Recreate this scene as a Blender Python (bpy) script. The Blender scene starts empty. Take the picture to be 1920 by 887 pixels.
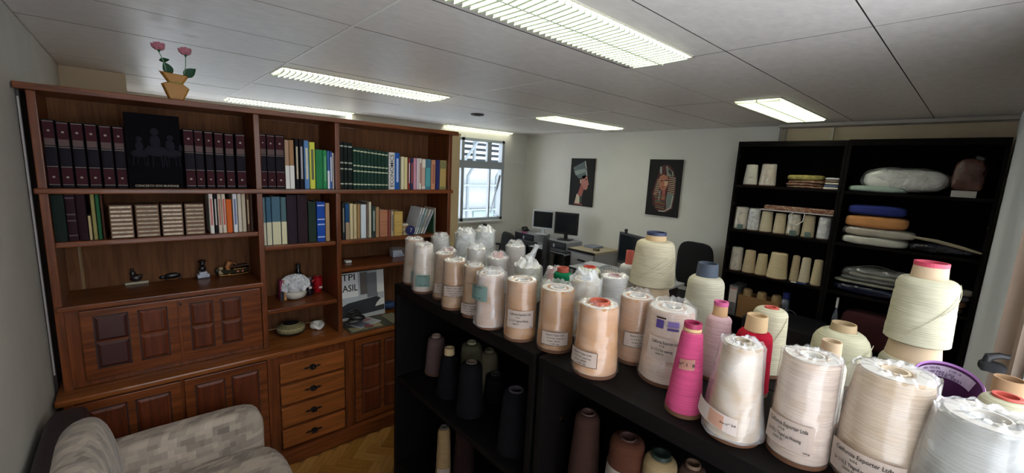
import bpy, bmesh, math, random
import numpy as np
from mathutils import Vector, Matrix, noise
random.seed(7)
R = math.radians
SC = bpy.context.scene
COL = SC.collection
# ------------------------------------------------------------------ camera
FPX = 785.0; YAW, PITCH, ROLL = R(47.85), R(9.14), R(2.81); H = 1.86
fw = np.array([-math.sin(YAW)*math.cos(PITCH), math.cos(YAW)*math.cos(PITCH), -math.sin(PITCH)])
r0 = np.array([math.cos(YAW), math.sin(YAW), 0.0]); u0 = np.cross(r0, fw)
rt = math.cos(ROLL)*r0 + math.sin(ROLL)*u0; up = -math.sin(ROLL)*r0 + math.cos(ROLL)*u0
CAM = np.array([0, 0, H])
cd = bpy.data.cameras.new('camera'); cam = bpy.data.objects.new('camera', cd); COL.objects.link(cam)
cd.sensor_width = 36; cd.lens = FPX/1920*36; cd.clip_start = 0.02; cd.clip_end = 200
cam.matrix_world = Matrix(((rt[0], up[0], -fw[0], 0), (rt[1], up[1], -fw[1], 0), (rt[2], up[2], -fw[2], H), (0, 0, 0, 1)))
SC.camera = cam
# ------------------------------------------------------------------ world, light, exposure
W = bpy.data.worlds.new('daylight'); SC.world = W; W.use_nodes = True
bg = W.node_tree.nodes['Background']; bg.inputs[0].default_value = (0.90, 0.94, 1.0, 1); bg.inputs[1].default_value = 2.4
SC.view_settings.view_transform = 'Standard'; SC.view_settings.look = 'None'
SC.view_settings.gamma = 1; SC.view_settings.use_curve_mapping = False
SC.view_settings.exposure = 1.2
LAMP = 4.8
SC.cycles.transparent_max_bounces = 32
SC.cycles.max_bounces = 8

def at(px, py, x=None, y=None, z=None):
    d = fw + rt*(px-960)/FPX - up*(py-443.5)/FPX
    t = (x-CAM[0])/d[0] if x is not None else (y-CAM[1])/d[1] if y is not None else (z-CAM[2])/d[2]
    return Vector(CAM + t*d)
def deep(px, py, t):
    return Vector(CAM + t*(fw + rt*(px-960)/FPX - up*(py-443.5)/FPX))

# ------------------------------------------------------------------ materials
MATS = {}
def lin(c):
    if isinstance(c, str):
        c = [int(c[i:i+2], 16)/255 for i in (0, 2, 4)]
    return tuple(x/12.92 if x <= .04045 else ((x+.055)/1.055)**2.4 for x in c[:3]) + (1,)
def mat(name, col, rough=.6, metal=0, noise_amt=.0, nscale=20, bump=0, bscale=60, spec=.5, stretch=None, sheen=0, coat=0, trans=0, coords='Object'):
    if name in MATS: return MATS[name]
    m = bpy.data.materials.new(name); m.use_nodes = True; nt = m.node_tree; b = nt.nodes['Principled BSDF']
    c = lin(col); b.inputs['Base Color'].default_value = c
    b.inputs['Roughness'].default_value = rough; b.inputs['Metallic'].default_value = metal
    b.inputs['Specular IOR Level'].default_value = spec
    if sheen: b.inputs['Sheen Weight'].default_value = sheen
    if coat: b.inputs['Coat Weight'].default_value = coat
    if trans: b.inputs['Transmission Weight'].default_value = trans
    if noise_amt or bump:
        tc = nt.nodes.new('ShaderNodeTexCoord'); mp = nt.nodes.new('ShaderNodeMapping'); nt.links.new(tc.outputs[coords], mp.inputs[0])
        if stretch: mp.inputs['Scale'].default_value = stretch
    if noise_amt:
        n = nt.nodes.new('ShaderNodeTexNoise'); n.inputs['Scale'].default_value = nscale; n.inputs['Detail'].default_value = 5
        nt.links.new(mp.outputs[0], n.inputs[0])
        cr = nt.nodes.new('ShaderNodeValToRGB'); nt.links.new(n.outputs[0], cr.inputs[0])
        cr.color_ramp.elements[0].position = .3; cr.color_ramp.elements[1].position = .7
        cr.color_ramp.elements[0].color = tuple(v*(1-noise_amt) for v in c[:3])+(1,)
        cr.color_ramp.elements[1].color = tuple(min(1, v*(1+noise_amt)) for v in c[:3])+(1,)
        nt.links.new(cr.outputs[0], b.inputs['Base Color'])
    if bump:
        n2 = nt.nodes.new('ShaderNodeTexNoise'); n2.inputs['Scale'].default_value = bscale; n2.inputs['Detail'].default_value = 4
        nt.links.new(mp.outputs[0], n2.inputs[0])
        bp = nt.nodes.new('ShaderNodeBump'); bp.inputs['Strength'].default_value = bump; bp.inputs['Distance'].default_value = .01
        nt.links.new(n2.outputs[0], bp.inputs['Height']); nt.links.new(bp.outputs[0], b.inputs['Normal'])
    MATS[name] = m; return m
def wood(name, col, dark, rough=.35, axis='Y', scale=1.0, coat=.25):
    if name in MATS: return MATS[name]
    m = mat(name, col, rough, coat=coat*.4, spec=.12 if name.startswith('black') else .3); nt = m.node_tree; b = nt.nodes['Principled BSDF']
    tc = nt.nodes.new('ShaderNodeTexCoord'); mp = nt.nodes.new('ShaderNodeMapping'); nt.links.new(tc.outputs['Object'], mp.inputs[0])
    s = [14*scale]*3; s['XYZ'.index(axis)] = 1.2*scale; mp.inputs['Scale'].default_value = s
    n = nt.nodes.new('ShaderNodeTexNoise'); n.inputs['Scale'].default_value = 3; n.inputs['Detail'].default_value = 8; n.inputs['Distortion'].default_value = .6
    nt.links.new(mp.outputs[0], n.inputs[0])
    cr = nt.nodes.new('ShaderNodeValToRGB'); nt.links.new(n.outputs[0], cr.inputs[0])
    cr.color_ramp.elements[0].position = .32; cr.color_ramp.elements[1].position = .72
    cr.color_ramp.elements[0].color = lin(dark); cr.color_ramp.elements[1].color = lin(col)
    nt.links.new(cr.outputs[0], b.inputs['Base Color'])
    bp = nt.nodes.new('ShaderNodeBump'); bp.inputs['Strength'].default_value = .08; bp.inputs['Distance'].default_value = .004
    nt.links.new(n.outputs[0], bp.inputs['Height']); nt.links.new(bp.outputs[0], b.inputs['Normal'])
    return m
def yarn(name, col, rough=.85):
    if name in MATS: return MATS[name]
    m = mat(name, col, .9, spec=.15); nt = m.node_tree; b = nt.nodes['Principled BSDF']; c = tuple(v*.84 for v in lin(col)[:3])+(1,)
    tc = nt.nodes.new('ShaderNodeTexCoord'); mp = nt.nodes.new('ShaderNodeMapping'); nt.links.new(tc.outputs['Object'], mp.inputs[0])
    mp.inputs['Rotation'].default_value = (.03, .05, 0)
    mp.inputs['Scale'].default_value = (5, 5, 160)
    n = nt.nodes.new('ShaderNodeTexNoise'); n.inputs['Scale'].default_value = 3; n.inputs['Detail'].default_value = 5; n.inputs['Distortion'].default_value = .3
    nt.links.new(mp.outputs[0], n.inputs[0])
    cr = nt.nodes.new('ShaderNodeValToRGB'); nt.links.new(n.outputs[0], cr.inputs[0])
    cr.color_ramp.elements[0].position = .3; cr.color_ramp.elements[1].position = .65
    cr.color_ramp.elements[0].color = tuple(v*.72 for v in c[:3])+(1,); cr.color_ramp.elements[1].color = c
    nt.links.new(cr.outputs[0], b.inputs['Base Color'])
    bp = nt.nodes.new('ShaderNodeBump'); bp.inputs['Strength'].default_value = .5; bp.inputs['Distance'].default_value = .004
    nt.links.new(n.outputs[0], bp.inputs['Height']); nt.links.new(bp.outputs[0], b.inputs['Normal'])
    return m
def plastic(name='clear plastic film', milky=.09, rough=.16, tint='f4f7fa', gl=1.0):
    if name in MATS: return MATS[name]
    m = bpy.data.materials.new(name); m.use_nodes = True; nt = m.node_tree; N = nt.nodes; L = nt.links
    b = N['Principled BSDF']; b.inputs['Base Color'].default_value = lin(tint); b.inputs['Roughness'].default_value = rough; b.inputs['Specular IOR Level'].default_value = .7
    tr = N.new('ShaderNodeBsdfTransparent'); gls = N.new('ShaderNodeBsdfGlossy'); gls.inputs['Roughness'].default_value = rough
    tc = N.new('ShaderNodeTexCoord'); n = N.new('ShaderNodeTexNoise'); n.inputs['Scale'].default_value = 13; n.inputs['Detail'].default_value = 2; n.inputs['Distortion'].default_value = .8
    L.new(tc.outputs['Object'], n.inputs[0])
    bp = N.new('ShaderNodeBump'); bp.inputs['Strength'].default_value = .6; bp.inputs['Distance'].default_value = .010
    L.new(n.outputs[0], bp.inputs['Height']); L.new(bp.outputs[0], gls.inputs['Normal']); L.new(bp.outputs[0], b.inputs['Normal'])
    mr = N.new('ShaderNodeMapRange'); mr.inputs[1].default_value = .35; mr.inputs[2].default_value = .75; mr.inputs[3].default_value = milky*.4; mr.inputs[4].default_value = milky*2.0
    L.new(n.outputs[0], mr.inputs[0])
    m1 = N.new('ShaderNodeMixShader'); L.new(mr.outputs[0], m1.inputs[0]); L.new(tr.outputs[0], m1.inputs[1]); L.new(b.outputs[0], m1.inputs[2])
    fr = N.new('ShaderNodeLayerWeight'); fr.inputs[0].default_value = .25; L.new(bp.outputs[0], fr.inputs['Normal'])
    mu = N.new('ShaderNodeMath'); mu.operation = 'MULTIPLY'; mu.inputs[1].default_value = .42*gl; L.new(fr.outputs['Facing'], mu.inputs[0])
    ad = N.new('ShaderNodeMath'); ad.inputs[1].default_value = .035*gl; L.new(mu.outputs[0], ad.inputs[0])
    m2 = N.new('ShaderNodeMixShader'); L.new(ad.outputs[0], m2.inputs[0]); L.new(m1.outputs[0], m2.inputs[1]); L.new(gls.outputs[0], m2.inputs[2])
    L.new(m2.outputs[0], N['Material Output'].inputs[0]); MATS[name] = m; return m
def emis(name, col, s):
    m = bpy.data.materials.new(name); m.use_nodes = True; b = m.node_tree.nodes['Principled BSDF']
    b.inputs['Base Color'].default_value = lin(col); b.inputs['Emission Color'].default_value = lin(col); b.inputs['Emission Strength'].default_value = s
    MATS[name] = m; return m

WALL = mat('wall paint', 'd9d8d0', .75, noise_amt=.03, nscale=3, bump=.08, bscale=90)
WALLB = mat('textured grey wall paint', 'b5b0a6', .8, noise_amt=.05, nscale=5, bump=.25, bscale=120)
BEIGE = mat('beige wall paint', 'd4c2a4', .75, noise_amt=.03, nscale=4)
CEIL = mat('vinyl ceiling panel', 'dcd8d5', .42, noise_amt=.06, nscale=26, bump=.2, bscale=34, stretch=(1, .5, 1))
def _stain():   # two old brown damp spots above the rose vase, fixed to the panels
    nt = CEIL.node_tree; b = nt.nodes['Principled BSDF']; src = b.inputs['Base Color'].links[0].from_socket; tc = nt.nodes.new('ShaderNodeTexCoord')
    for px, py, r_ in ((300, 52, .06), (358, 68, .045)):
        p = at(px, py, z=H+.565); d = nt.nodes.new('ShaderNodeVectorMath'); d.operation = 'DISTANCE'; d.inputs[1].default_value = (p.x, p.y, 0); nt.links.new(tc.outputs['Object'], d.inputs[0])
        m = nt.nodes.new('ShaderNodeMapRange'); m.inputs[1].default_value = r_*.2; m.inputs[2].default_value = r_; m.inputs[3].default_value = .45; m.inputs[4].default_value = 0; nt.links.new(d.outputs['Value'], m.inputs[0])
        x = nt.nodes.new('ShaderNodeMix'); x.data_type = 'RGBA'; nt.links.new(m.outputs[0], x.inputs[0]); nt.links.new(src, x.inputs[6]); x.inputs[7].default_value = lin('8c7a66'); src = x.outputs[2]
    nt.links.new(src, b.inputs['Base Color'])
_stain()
CEILR = mat('ceiling joint', '3d3a38', .8)
RAIL = mat('white metal ceiling rail', 'e6e6e2', .35)
REDW = wood('mahogany stained wood', '804420', '532a13', .33)
REDV = wood('mahogany stained upright', '7c411f', '502912', .35, axis='Z')
REDP = wood('mahogany panel', '6e341c', '4a2211', .38, axis='Z')
DRAW = wood('honey mahogany drawer wood', '9a5729', '70401c', .35)
BACKW = wood('brown plywood back', '6b4526', '4f2e17', .8, axis='Z', coat=0)
TOPW = wood('glossy counter wood', '96582e', '744019', .25)
BLK = wood('black stained shelf wood', '0c0807', '060404', .6, axis='X', coat=0)
BLKI = mat('matt black shelf lining', '070506', .9, spec=.1)
KRAFT = mat('kraft paper tube', 'b7a184', .75, noise_amt=.08, nscale=15)
BASEB = mat('brown cone base', '5b3a24', .7)
WRAP = plastic()
WRAPM = plastic('milky plastic film', .20, .2)
WRAPD = plastic('dark plastic film', .25, .12, '3a3c48', 2.2)
BAGW = plastic('white plastic bag film', .36, .25, 'e6e9ea', .9)
PAPER = mat('white paper label', 'd6cbc4', .6)
PINKP = mat('pinkish white label', 'cfbfb3', .6)
TEAL = mat('teal label print', '7f9a93', .5)
INK = mat('black print ink', '1b1716', .7)
PURP = mat('purple print ink', '5d4a8c', .6)
CHROME = mat('chrome', 'c8c8c8', .2, metal=1)
BRASS = mat('brass', 'b08a4a', .3, metal=1)
IRON = mat('dark iron handle', '1c1613', .5, metal=.4)
BPLAST = mat('black plastic', '17171a', .5)
FAB = mat('black chair fabric', '141417', .95, bump=.2, bscale=300)
GREYD = mat('grey desk laminate', 'a9adb2', .45)
WHITE = mat('white gloss', 'e4e4e0', .35)

# ------------------------------------------------------------------ mesh helpers
def link(o, parent=None):
    COL.objects.link(o)
    if parent is not None: o.parent = parent
    return o
def obj(name, bm, m, parent=None, loc=None, smooth=False):
    me = bpy.data.meshes.new(name); bmesh.ops.recalc_face_normals(bm, faces=bm.faces); bm.to_mesh(me); bm.free()
    for x in (m if isinstance(m, (list, tuple)) else [m]): me.materials.append(x)
    if smooth:
        for p in me.polygons: p.use_smooth = True
        try: me.set_sharp_from_angle(angle=R(40))
        except Exception: pass
    o = bpy.data.objects.new(name, me); link(o, parent)
    if loc is not None: o.location = loc
    return o
def tag(o, label=None, cat=None, group=None, kind=None):
    if label: o['label'] = label
    if cat: o['category'] = cat
    if group: o['group'] = group
    if kind: o['kind'] = kind
    return o
def thing(name, loc, label, cat, group=None, rz=0):
    o = bpy.data.objects.new(name, None); o.empty_display_size = .05; link(o); o.location = loc; o.rotation_euler.z = rz
    return tag(o, label, cat, group)
def box(bm, x0, x1, y0, y1, z0, z1, bev=0):
    mx = Matrix.Translation(((x0+x1)/2, (y0+y1)/2, (z0+z1)/2)) @ Matrix.Diagonal((abs(x1-x0), abs(y1-y0), abs(z1-z0), 1))
    g = bmesh.ops.create_cube(bm, size=1, matrix=mx)
    if bev:
        vs = set(g['verts']); es = [e for e in bm.edges if e.verts[0] in vs and e.verts[1] in vs]
        bmesh.ops.bevel(bm, geom=es, offset=bev, segments=2, affect='EDGES', profile=.6)
    return bm
def bx(x0, x1, y0, y1, z0, z1, bev=0): return box(bmesh.new(), x0, x1, y0, y1, z0, z1, bev)
def B(name, m, parent, *a, bev=0): return obj(name, bx(*a, bev=bev), m, parent)
def lathe(prof, n=40, bm=None, fn=None, cx=0, cy=0, cz=0, cap=False):
    bm = bm or bmesh.new(); rings = []
    for r, z in prof:
        ring = []
        for i in range(n):
            a = 2*math.pi*i/n; rr, zz = (r, z) if fn is None else fn(a, r, z)
            ring.append(bm.verts.new((cx+rr*math.cos(a), cy+rr*math.sin(a), cz+zz)))
        rings.append(ring)
    for a, b in zip(rings, rings[1:]):
        for i in range(n): bm.faces.new((a[i], a[(i+1) % n], b[(i+1) % n], b[i]))
    if cap: bm.faces.new(rings[0]); bm.faces.new(rings[-1])
    return bm
def tube(bm, pts, r, n=8, closed=False):
    pts = [Vector(p) for p in pts]; rings = []
    for i, p in enumerate(pts):
        if closed: t = pts[(i+1) % len(pts)]-pts[i-1]
        else: t = (pts[min(i+1, len(pts)-1)]-pts[max(i-1, 0)])
        t.normalize(); a = t.orthogonal().normalized() if i == 0 else (pa - t*pa.dot(t)).normalized(); pa = a; b = t.cross(a)
        rr = r[i] if isinstance(r, (list, tuple)) else r
        rings.append([bm.verts.new(p+rr*(math.cos(2*math.pi*k/n)*a+math.sin(2*math.pi*k/n)*b)) for k in range(n)])
    q = list(zip(rings, rings[1:])) + ([(rings[-1], rings[0])] if closed else [])
    for a, b in q:
        for k in range(n): bm.faces.new((a[k], a[(k+1) % n], b[(k+1) % n], b[k]))
    if not closed: bm.faces.new(rings[0]); bm.faces.new(rings[-1])
    return bm
def prism(bm, pts, z0, z1):
    lo = [bm.verts.new((p[0], p[1], z0)) for p in pts]; hi = [bm.verts.new((p[0], p[1], z1)) for p in pts]
    bm.faces.new(lo); bm.faces.new(hi); n = len(pts)
    for i in range(n): bm.faces.new((lo[i], lo[(i+1) % n], hi[(i+1) % n], hi[i]))
    return bm
def xform(bm, M):
    bmesh.ops.transform(bm, matrix=M, verts=bm.verts); return bm
def sphere(bm, c, r, s=(1, 1, 1), u=16, v=10):
    g = bmesh.ops.create_uvsphere(bm, u_segments=u, v_segments=v, radius=r)
    bmesh.ops.transform(bm, matrix=Matrix.Translation(c) @ Matrix.Diagonal((*s, 1)), verts=g['verts']); return bm
_txt = {}
def text_geo(s, size=1.0):
    if s not in _txt:
        cu = bpy.data.curves.new('t', 'FONT'); cu.body = s; cu.size = 1; cu.align_x = 'CENTER'; cu.align_y = 'CENTER'; cu.resolution_u = 2; cu.offset = .012
        o = bpy.data.objects.new('t', cu); COL.objects.link(o); bpy.context.view_layer.update()
        me = o.evaluated_get(bpy.context.evaluated_depsgraph_get()).to_mesh()
        _txt[s] = ([v.co.copy() for v in me.vertices], [tuple(p.vertices) for p in me.polygons])
        bpy.data.objects.remove(o); bpy.data.curves.remove(cu)
    vs, fs = _txt[s]; return [v*size for v in vs], fs
def text_flat(bm, s, size, M, width=None):
    """M maps (x right, y up, 0) to world/local"""
    vs, fs = text_geo(s, size)
    if width:
        w = max(v.x for v in vs)-min(v.x for v in vs); k = width/w if w else 1
        vs = [Vector((v.x*k, v.y, v.z)) for v in vs]
    nv = [bm.verts.new(M @ v) for v in vs]
    for f in fs:
        try: bm.faces.new([nv[i] for i in f])
        except ValueError: pass
    return bm
def pillow(sx, sy, sz, seed=0, amp=.012, cuts=10, p=3.0, fs=7):
    """soft superellipsoid cushion/bag resting on z=0"""
    bm = bmesh.new(); bmesh.ops.create_cube(bm, size=2)
    bmesh.ops.subdivide_edges(bm, edges=bm.edges, cuts=cuts, use_grid_fill=True)
    for v in bm.verts:
        c = v.co; n = (abs(c.x)**p+abs(c.y)**p+abs(c.z)**p)**(1/p); c /= n
        q = Vector((c.x*sx/2, c.y*sy/2, c.z*sz/2))
        d = noise.noise(q*fs+Vector((seed*3.1, seed*1.7, 0)))*amp + noise.noise(q*fs*3+Vector((seed, 0, seed)))*amp*.5
        v.co = q+c*d+Vector((0, 0, sz/2))
        if v.co.z < .001: v.co.z = .001
    return bm

# ------------------------------------------------------------------ the setting
ZC = H+.565
XL, XR, YN, YB = -5.2, .14, -.345, 4.95
XF = -5.75   # the left wall steps back here for y < 2.01
B('floor', None or mat('dark parquet underlay', '7c5a30', .5), None, XF-.1, XR+.1, YN-.1, YB+.1, -.05, -.002)
floor = bpy.data.objects['floor']; tag(floor, kind='structure')
PQ = [wood('parquet oak %d' % i, c, d, .35, axis='X', scale=1.5) for i, (c, d) in enumerate([('b48443', '93652c'), ('a87836', '895c27'), ('bd8f4e', '9c7036')])]
# herringbone blocks near the opening, each its own object; further away one joined piece
bw, bl = .07, .21
def block_bm():
    return bx(-bl/2+.0008, bl/2-.0008, -bw/2+.0008, bw/2-.0008, -.002, .0045, .0006)
pms = []
for k in range(3):
    bm = block_bm(); me = bpy.data.meshes.new('parquet_block'); bm.to_mesh(me); bm.free(); me.materials.append(PQ[k]); pms.append(me)
rest = bmesh.new(); cnt = 0
for i in range(-60, 60):
    for j in range(-60, 60):
        for hz in (0, 1):
            # herringbone lattice (3:1 blocks), turned 45 degrees
            ux, uy = i*bw+j*bw*3, -i*bw+j*bw*3
            bxp = (i*bw + j*(bl+bw)/1.0 , i*bw - j*(bl-bw)/1.0)
            cx = i*bw + j*bl; cy = i*bw - j*bl
            if hz: px_, py_, an = cx + bl/2, cy + bw/2, 0
            else: px_, py_, an = cx - bw/2 + bw, cy + bl/2 + bw, math.pi/2
            c, s = math.cos(math.pi/4), math.sin(math.pi/4)
            X = -2.1+px_*c-py_*s; Y = .7+px_*s+py_*c
            if not (-2.62 < X < -1.7 and .25 < Y < 1.6): continue
            if cnt >= 290: continue
            cnt += 1
            o = bpy.data.objects.new('parquet_block', pms[random.randrange(3)]); link(o, floor)
            o.location = (X, Y, random.uniform(-.0004, .0004)); o.rotation_euler.z = an+math.pi/4
# ceiling slab and panels
ceil = tag(B('ceiling', CEILR, None, XF-.1, XR+.1, YN-.1, YB+.1, ZC+.012, ZC+.06), kind='structure')
GX = [XR, -.35] + [-.86-.512*k for k in range(10)]
PY = [YN, .735, 2.01, 3.285, 4.56, YB]
LX = {(-.86, -1.0): 0}
lights = []
for j in range(len(PY)-1):
    y0, y1 = PY[j], PY[j+1]; lim = XF if j < 2 else XL
    edges = [x for x in GX if x > lim+.03] + [lim]
    for xa, xb in zip(edges, edges[1:]):
        cells = [(xb, xa)]
        if j in (1, 3):
            for lx in (-1.0, -3.05, -5.08):
                l0 = lx-.31
                if l0 < lim+.02: l0 = lim+.004
                if xb <= (lx+l0)/2 <= xa: cells = [(lx, xa), (xb, l0)]; lights.append((l0, lx, y0, y1))
        for x0, x1 in cells:
            if x1-x0 < .02: continue
            g = .0025
            pb_ = bx(x0+g, x1-g, y0+g, y1-g, 0, .010); pb_.normal_update()
            for f_ in pb_.faces: f_.material_index = 1 if abs(f_.normal.z) < .5 else 0
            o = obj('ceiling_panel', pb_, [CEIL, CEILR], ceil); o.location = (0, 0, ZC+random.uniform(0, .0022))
for y in PY[1:-1]:
    B('ceiling_rail', RAIL, ceil, XF if y < 2 else XL, -1.37 if y < 1 else -1.9, y-.005, y+.005, ZC-.0015, ZC+.004)
# walls
def wall_box(name, m, *a): return tag(B(name, m, None, *a), kind='structure')
wall_box('wall_back', WALL, XL-.1, -1.45, YB, YB+.1, 0, ZC+.05)
wall_box('wall_back_alcove', BEIGE, -1.45, XR+.1, YB+.02, YB+.12, 0, ZC+.05)
wall_box('wall_near', WALLB, XF-.1, XR+.1, YN-.1, YN, 0, ZC+.05)
wall_box('trim_1', mat('grey lintel', 'b9b3aa', .5), -1.45, XR, YB-.14, YB+.02, ZC-.028, ZC)
for k, x in enumerate((-1.475, -1.43)):
    wall_box('trim_%d' % (k+2), mat('grey metal upright', '9c968e', .5), x, x+.018, YB-.006, YB+.02, 0, ZC-.001)
wall_box('trim_4', mat('pale batten', 'd0c5b0', .5), -1.05, -1.02, YB-.01, YB+.02, 0, ZC-.03)
wall_box('wall_pillar', BEIGE, XF, -4.42, YN, .004, 0, ZC)
# left wall with window
WY0, WY1, WZ0, WZ1 = 2.2, 4.45, 1.04, 2.29
wl = wall_box('wall_left', WALL, XL-.12, XL, 2.01, WY0, 0, ZC+.05)
B('wall_section', WALL, wl, XF-.12, XL-.12, 2.01, 2.11, 0, ZC+.05)
for a in ((YN-.1, .1, 0, ZC+.05), (.1, 1.9, 0, 1.0), (.1, 1.9, 2.3, ZC+.05), (1.9, 2.01, 0, ZC+.05)): B('wall_section', WALL, wl, XF-.12, XF, *a)
for a in ((WY0, WY1, 0, WZ0), (WY0, WY1, WZ1, ZC+.05), (WY1, YB+.1, 0, ZC+.05)):
    B('wall_section', WALL, wl, XL-.12, XL, *a)
ALU = mat('grey aluminium frame', 'a3acb2', .4, metal=.3)
GLASS = plastic('window glass', .0, .02, 'ffffff', .5)
win = tag(B('window_1', ALU, None, XL-.08, XL+.01, WY0, WY1, WZ0, WZ0+.045), kind='structure')
B('frame_bar', ALU, win, XL-.08, XL+.01, WY0, WY1, WZ1-.04, WZ1)
B('transom', ALU, win, XL-.08, XL+.015, WY0, WY1, 1.845, 1.955)
for y in (WY0, 2.9, 3.62, WY1-.05): B('mullion', ALU, win, XL-.08, XL+.01, y, y+.05, WZ0, WZ1)
B('mullion', ALU, win, XL-.06, XL-.01, 4.17, 4.195, WZ0, 1.85)
B('mullion', ALU, win, XL-.06, XL-.01, 4.12, 4.20, 1.95, WZ1)
bm = bx(XL-.03, XL-.01, 3.68, 4.12, 0, .012); 
B('sill', WHITE, win, XL-.02, XL+.06, WY0, WY1+.03, WZ0-.025, WZ0)
win3 = tag(B('window_3', ALU, None, XF-.08, XF+.01, .1, 1.9, 1.0, 1.05), kind='structure')
for a in ((.1, 1.9, 2.25, 2.3), (.1, .15, 1.05, 2.25), (.98, 1.02, 1.05, 2.25), (1.85, 1.9, 1.05, 2.25)): B('frame_bar', ALU, win3, XF-.08, XF+.01, *a)
for a in ((.15, .98), (1.02, 1.85)): B('pane', GLASS, win3, XF-.04, XF-.036, a[0], a[1], 1.05, 2.25)
# open awning sash stay
bm = bmesh.new(); tube(bm, [(XL-.02, 4.39, 1.75), (XL-.22, 4.39, 1.12)], .014, 6); tube(bm, [(XL-.02, 4.39, 1.09), (XL-.22, 4.39, 1.12)], .01, 6)
obj('sash_stay', bm, ALU, win)
for (y0, y1, z0, z1) in tuple((a, b, c, d) for a, b in ((2.25, 2.9), (2.95, 3.62)) for c, d in ((1.085, 1.845), (1.955, 2.25))) + ((3.67, 4.17, 1.085, 1.845), (4.195, 4.40, 1.085, 1.845), (3.67, 4.12, 1.955, 2.25), (4.2, 4.40, 1.955, 2.25)):
    B('pane', GLASS, win, XL-.04, XL-.036, y0, y1, z0, z1)
bm = bmesh.new(); box(bm, XL, XL+.006, 4.55, 4.93, 1.965, 1.98); 
obj('cable_duct', bm, WHITE, wl)
# right wall with window beside the shelf
RW = mat('right wall white paint', 'dfe3e6', .7)
wr = wall_box('wall_right', RW, XR, XR+.12, 2.055, YB+.1, 0, ZC+.05)
B('wall_column', RW, wr, .10, XR, 2.055, YB+.02, 0, ZC+.01)
for a in ((1.93, 2.057, 0, ZC+.05),): B('wall_pilaster', mat('pinkish beige paint', 'ad9888', .7), wr, XR-.002, XR+.12, *a)
B('column_edge', mat('pinkish beige paint', 'ad9888', .7), wr, .10, XR, 2.049, 2.055, 0, ZC+.01)
for a in ((-.28, 1.93, 0, .85), (-.28, 1.93, 2.3, ZC+.05), (YN-.1, -.28, 0, ZC+.05)): B('wall_section', RW, wr, XR, XR+.12, *a)
win2 = tag(B('window_2', ALU, None, XR+.02, XR+.1, -.28, 1.93, .85, .9), kind='structure')
for a in ((-.28, 1.93, 2.25, 2.3), (-.28, -.23, .9, 2.25), (.81, .85, .9, 2.25), (1.89, 1.93, .9, 2.25)): B('frame_bar', ALU, win2, XR+.02, XR+.1, *a)
for a in ((-.23, .81), (.85, 1.89)): B('pane', GLASS, win2, XR+.055, XR+.059, a[0], a[1], .9, 2.25)

# outside, seen through the left window
fac = thing('building', (-10.5, 6.5, -3), 'pale white building with slatted louvres and drain pipes outside the window', 'building')
OW = mat('white facade', '969fa3', .8)
B('facade', OW, fac, -1, 0, -6, 9, -3, 4.9)
for k in range(26):
    B('slat', mat('white louvre slat', 'aab2b6', .6), fac, .02, .14, -6, 9, 4.95+k*.16, 5.03+k*.16)
B('louvre_backing', mat('dark gap behind louvres', '3f4a52', .8), fac, -.1, .0, -6, 9, 4.9, 9.2)
for k, y in enumerate((-.2, .9, 2.0, 3.1)):
    bm = bmesh.new(); tube(bm, [(.25, y, 0), (.25, y, 4.6), (.32, y+.15, 4.9), (.32, y+.15, 6.0)], .05, 8); obj('drain_pipe', bm, mat('grey pipe', '5f6a70', .5), fac)
for z in (2.6, 3.55, 4.3): B('ledge', mat('grey ledge', '6f7c80', .6), fac, 0, .3, -6, 9, z, z+.05)
for y in (-1.5, 1.3): B('window_panel', mat('pale green glazing', '7b9696', .2), fac, 0, .05, y, y+1.0, 2.9, 3.5)
bm = bmesh.new(); tube(bm, [(.4, .3, 4.6), (.4, 1.5, 6.1)], .04, 6); tube(bm, [(.4, -1.2, 4.5), (.4, -.2, 4.9)], .03, 6); obj('brace', bm, mat('grey pipe', '5f6a70', .5), fac)

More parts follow.
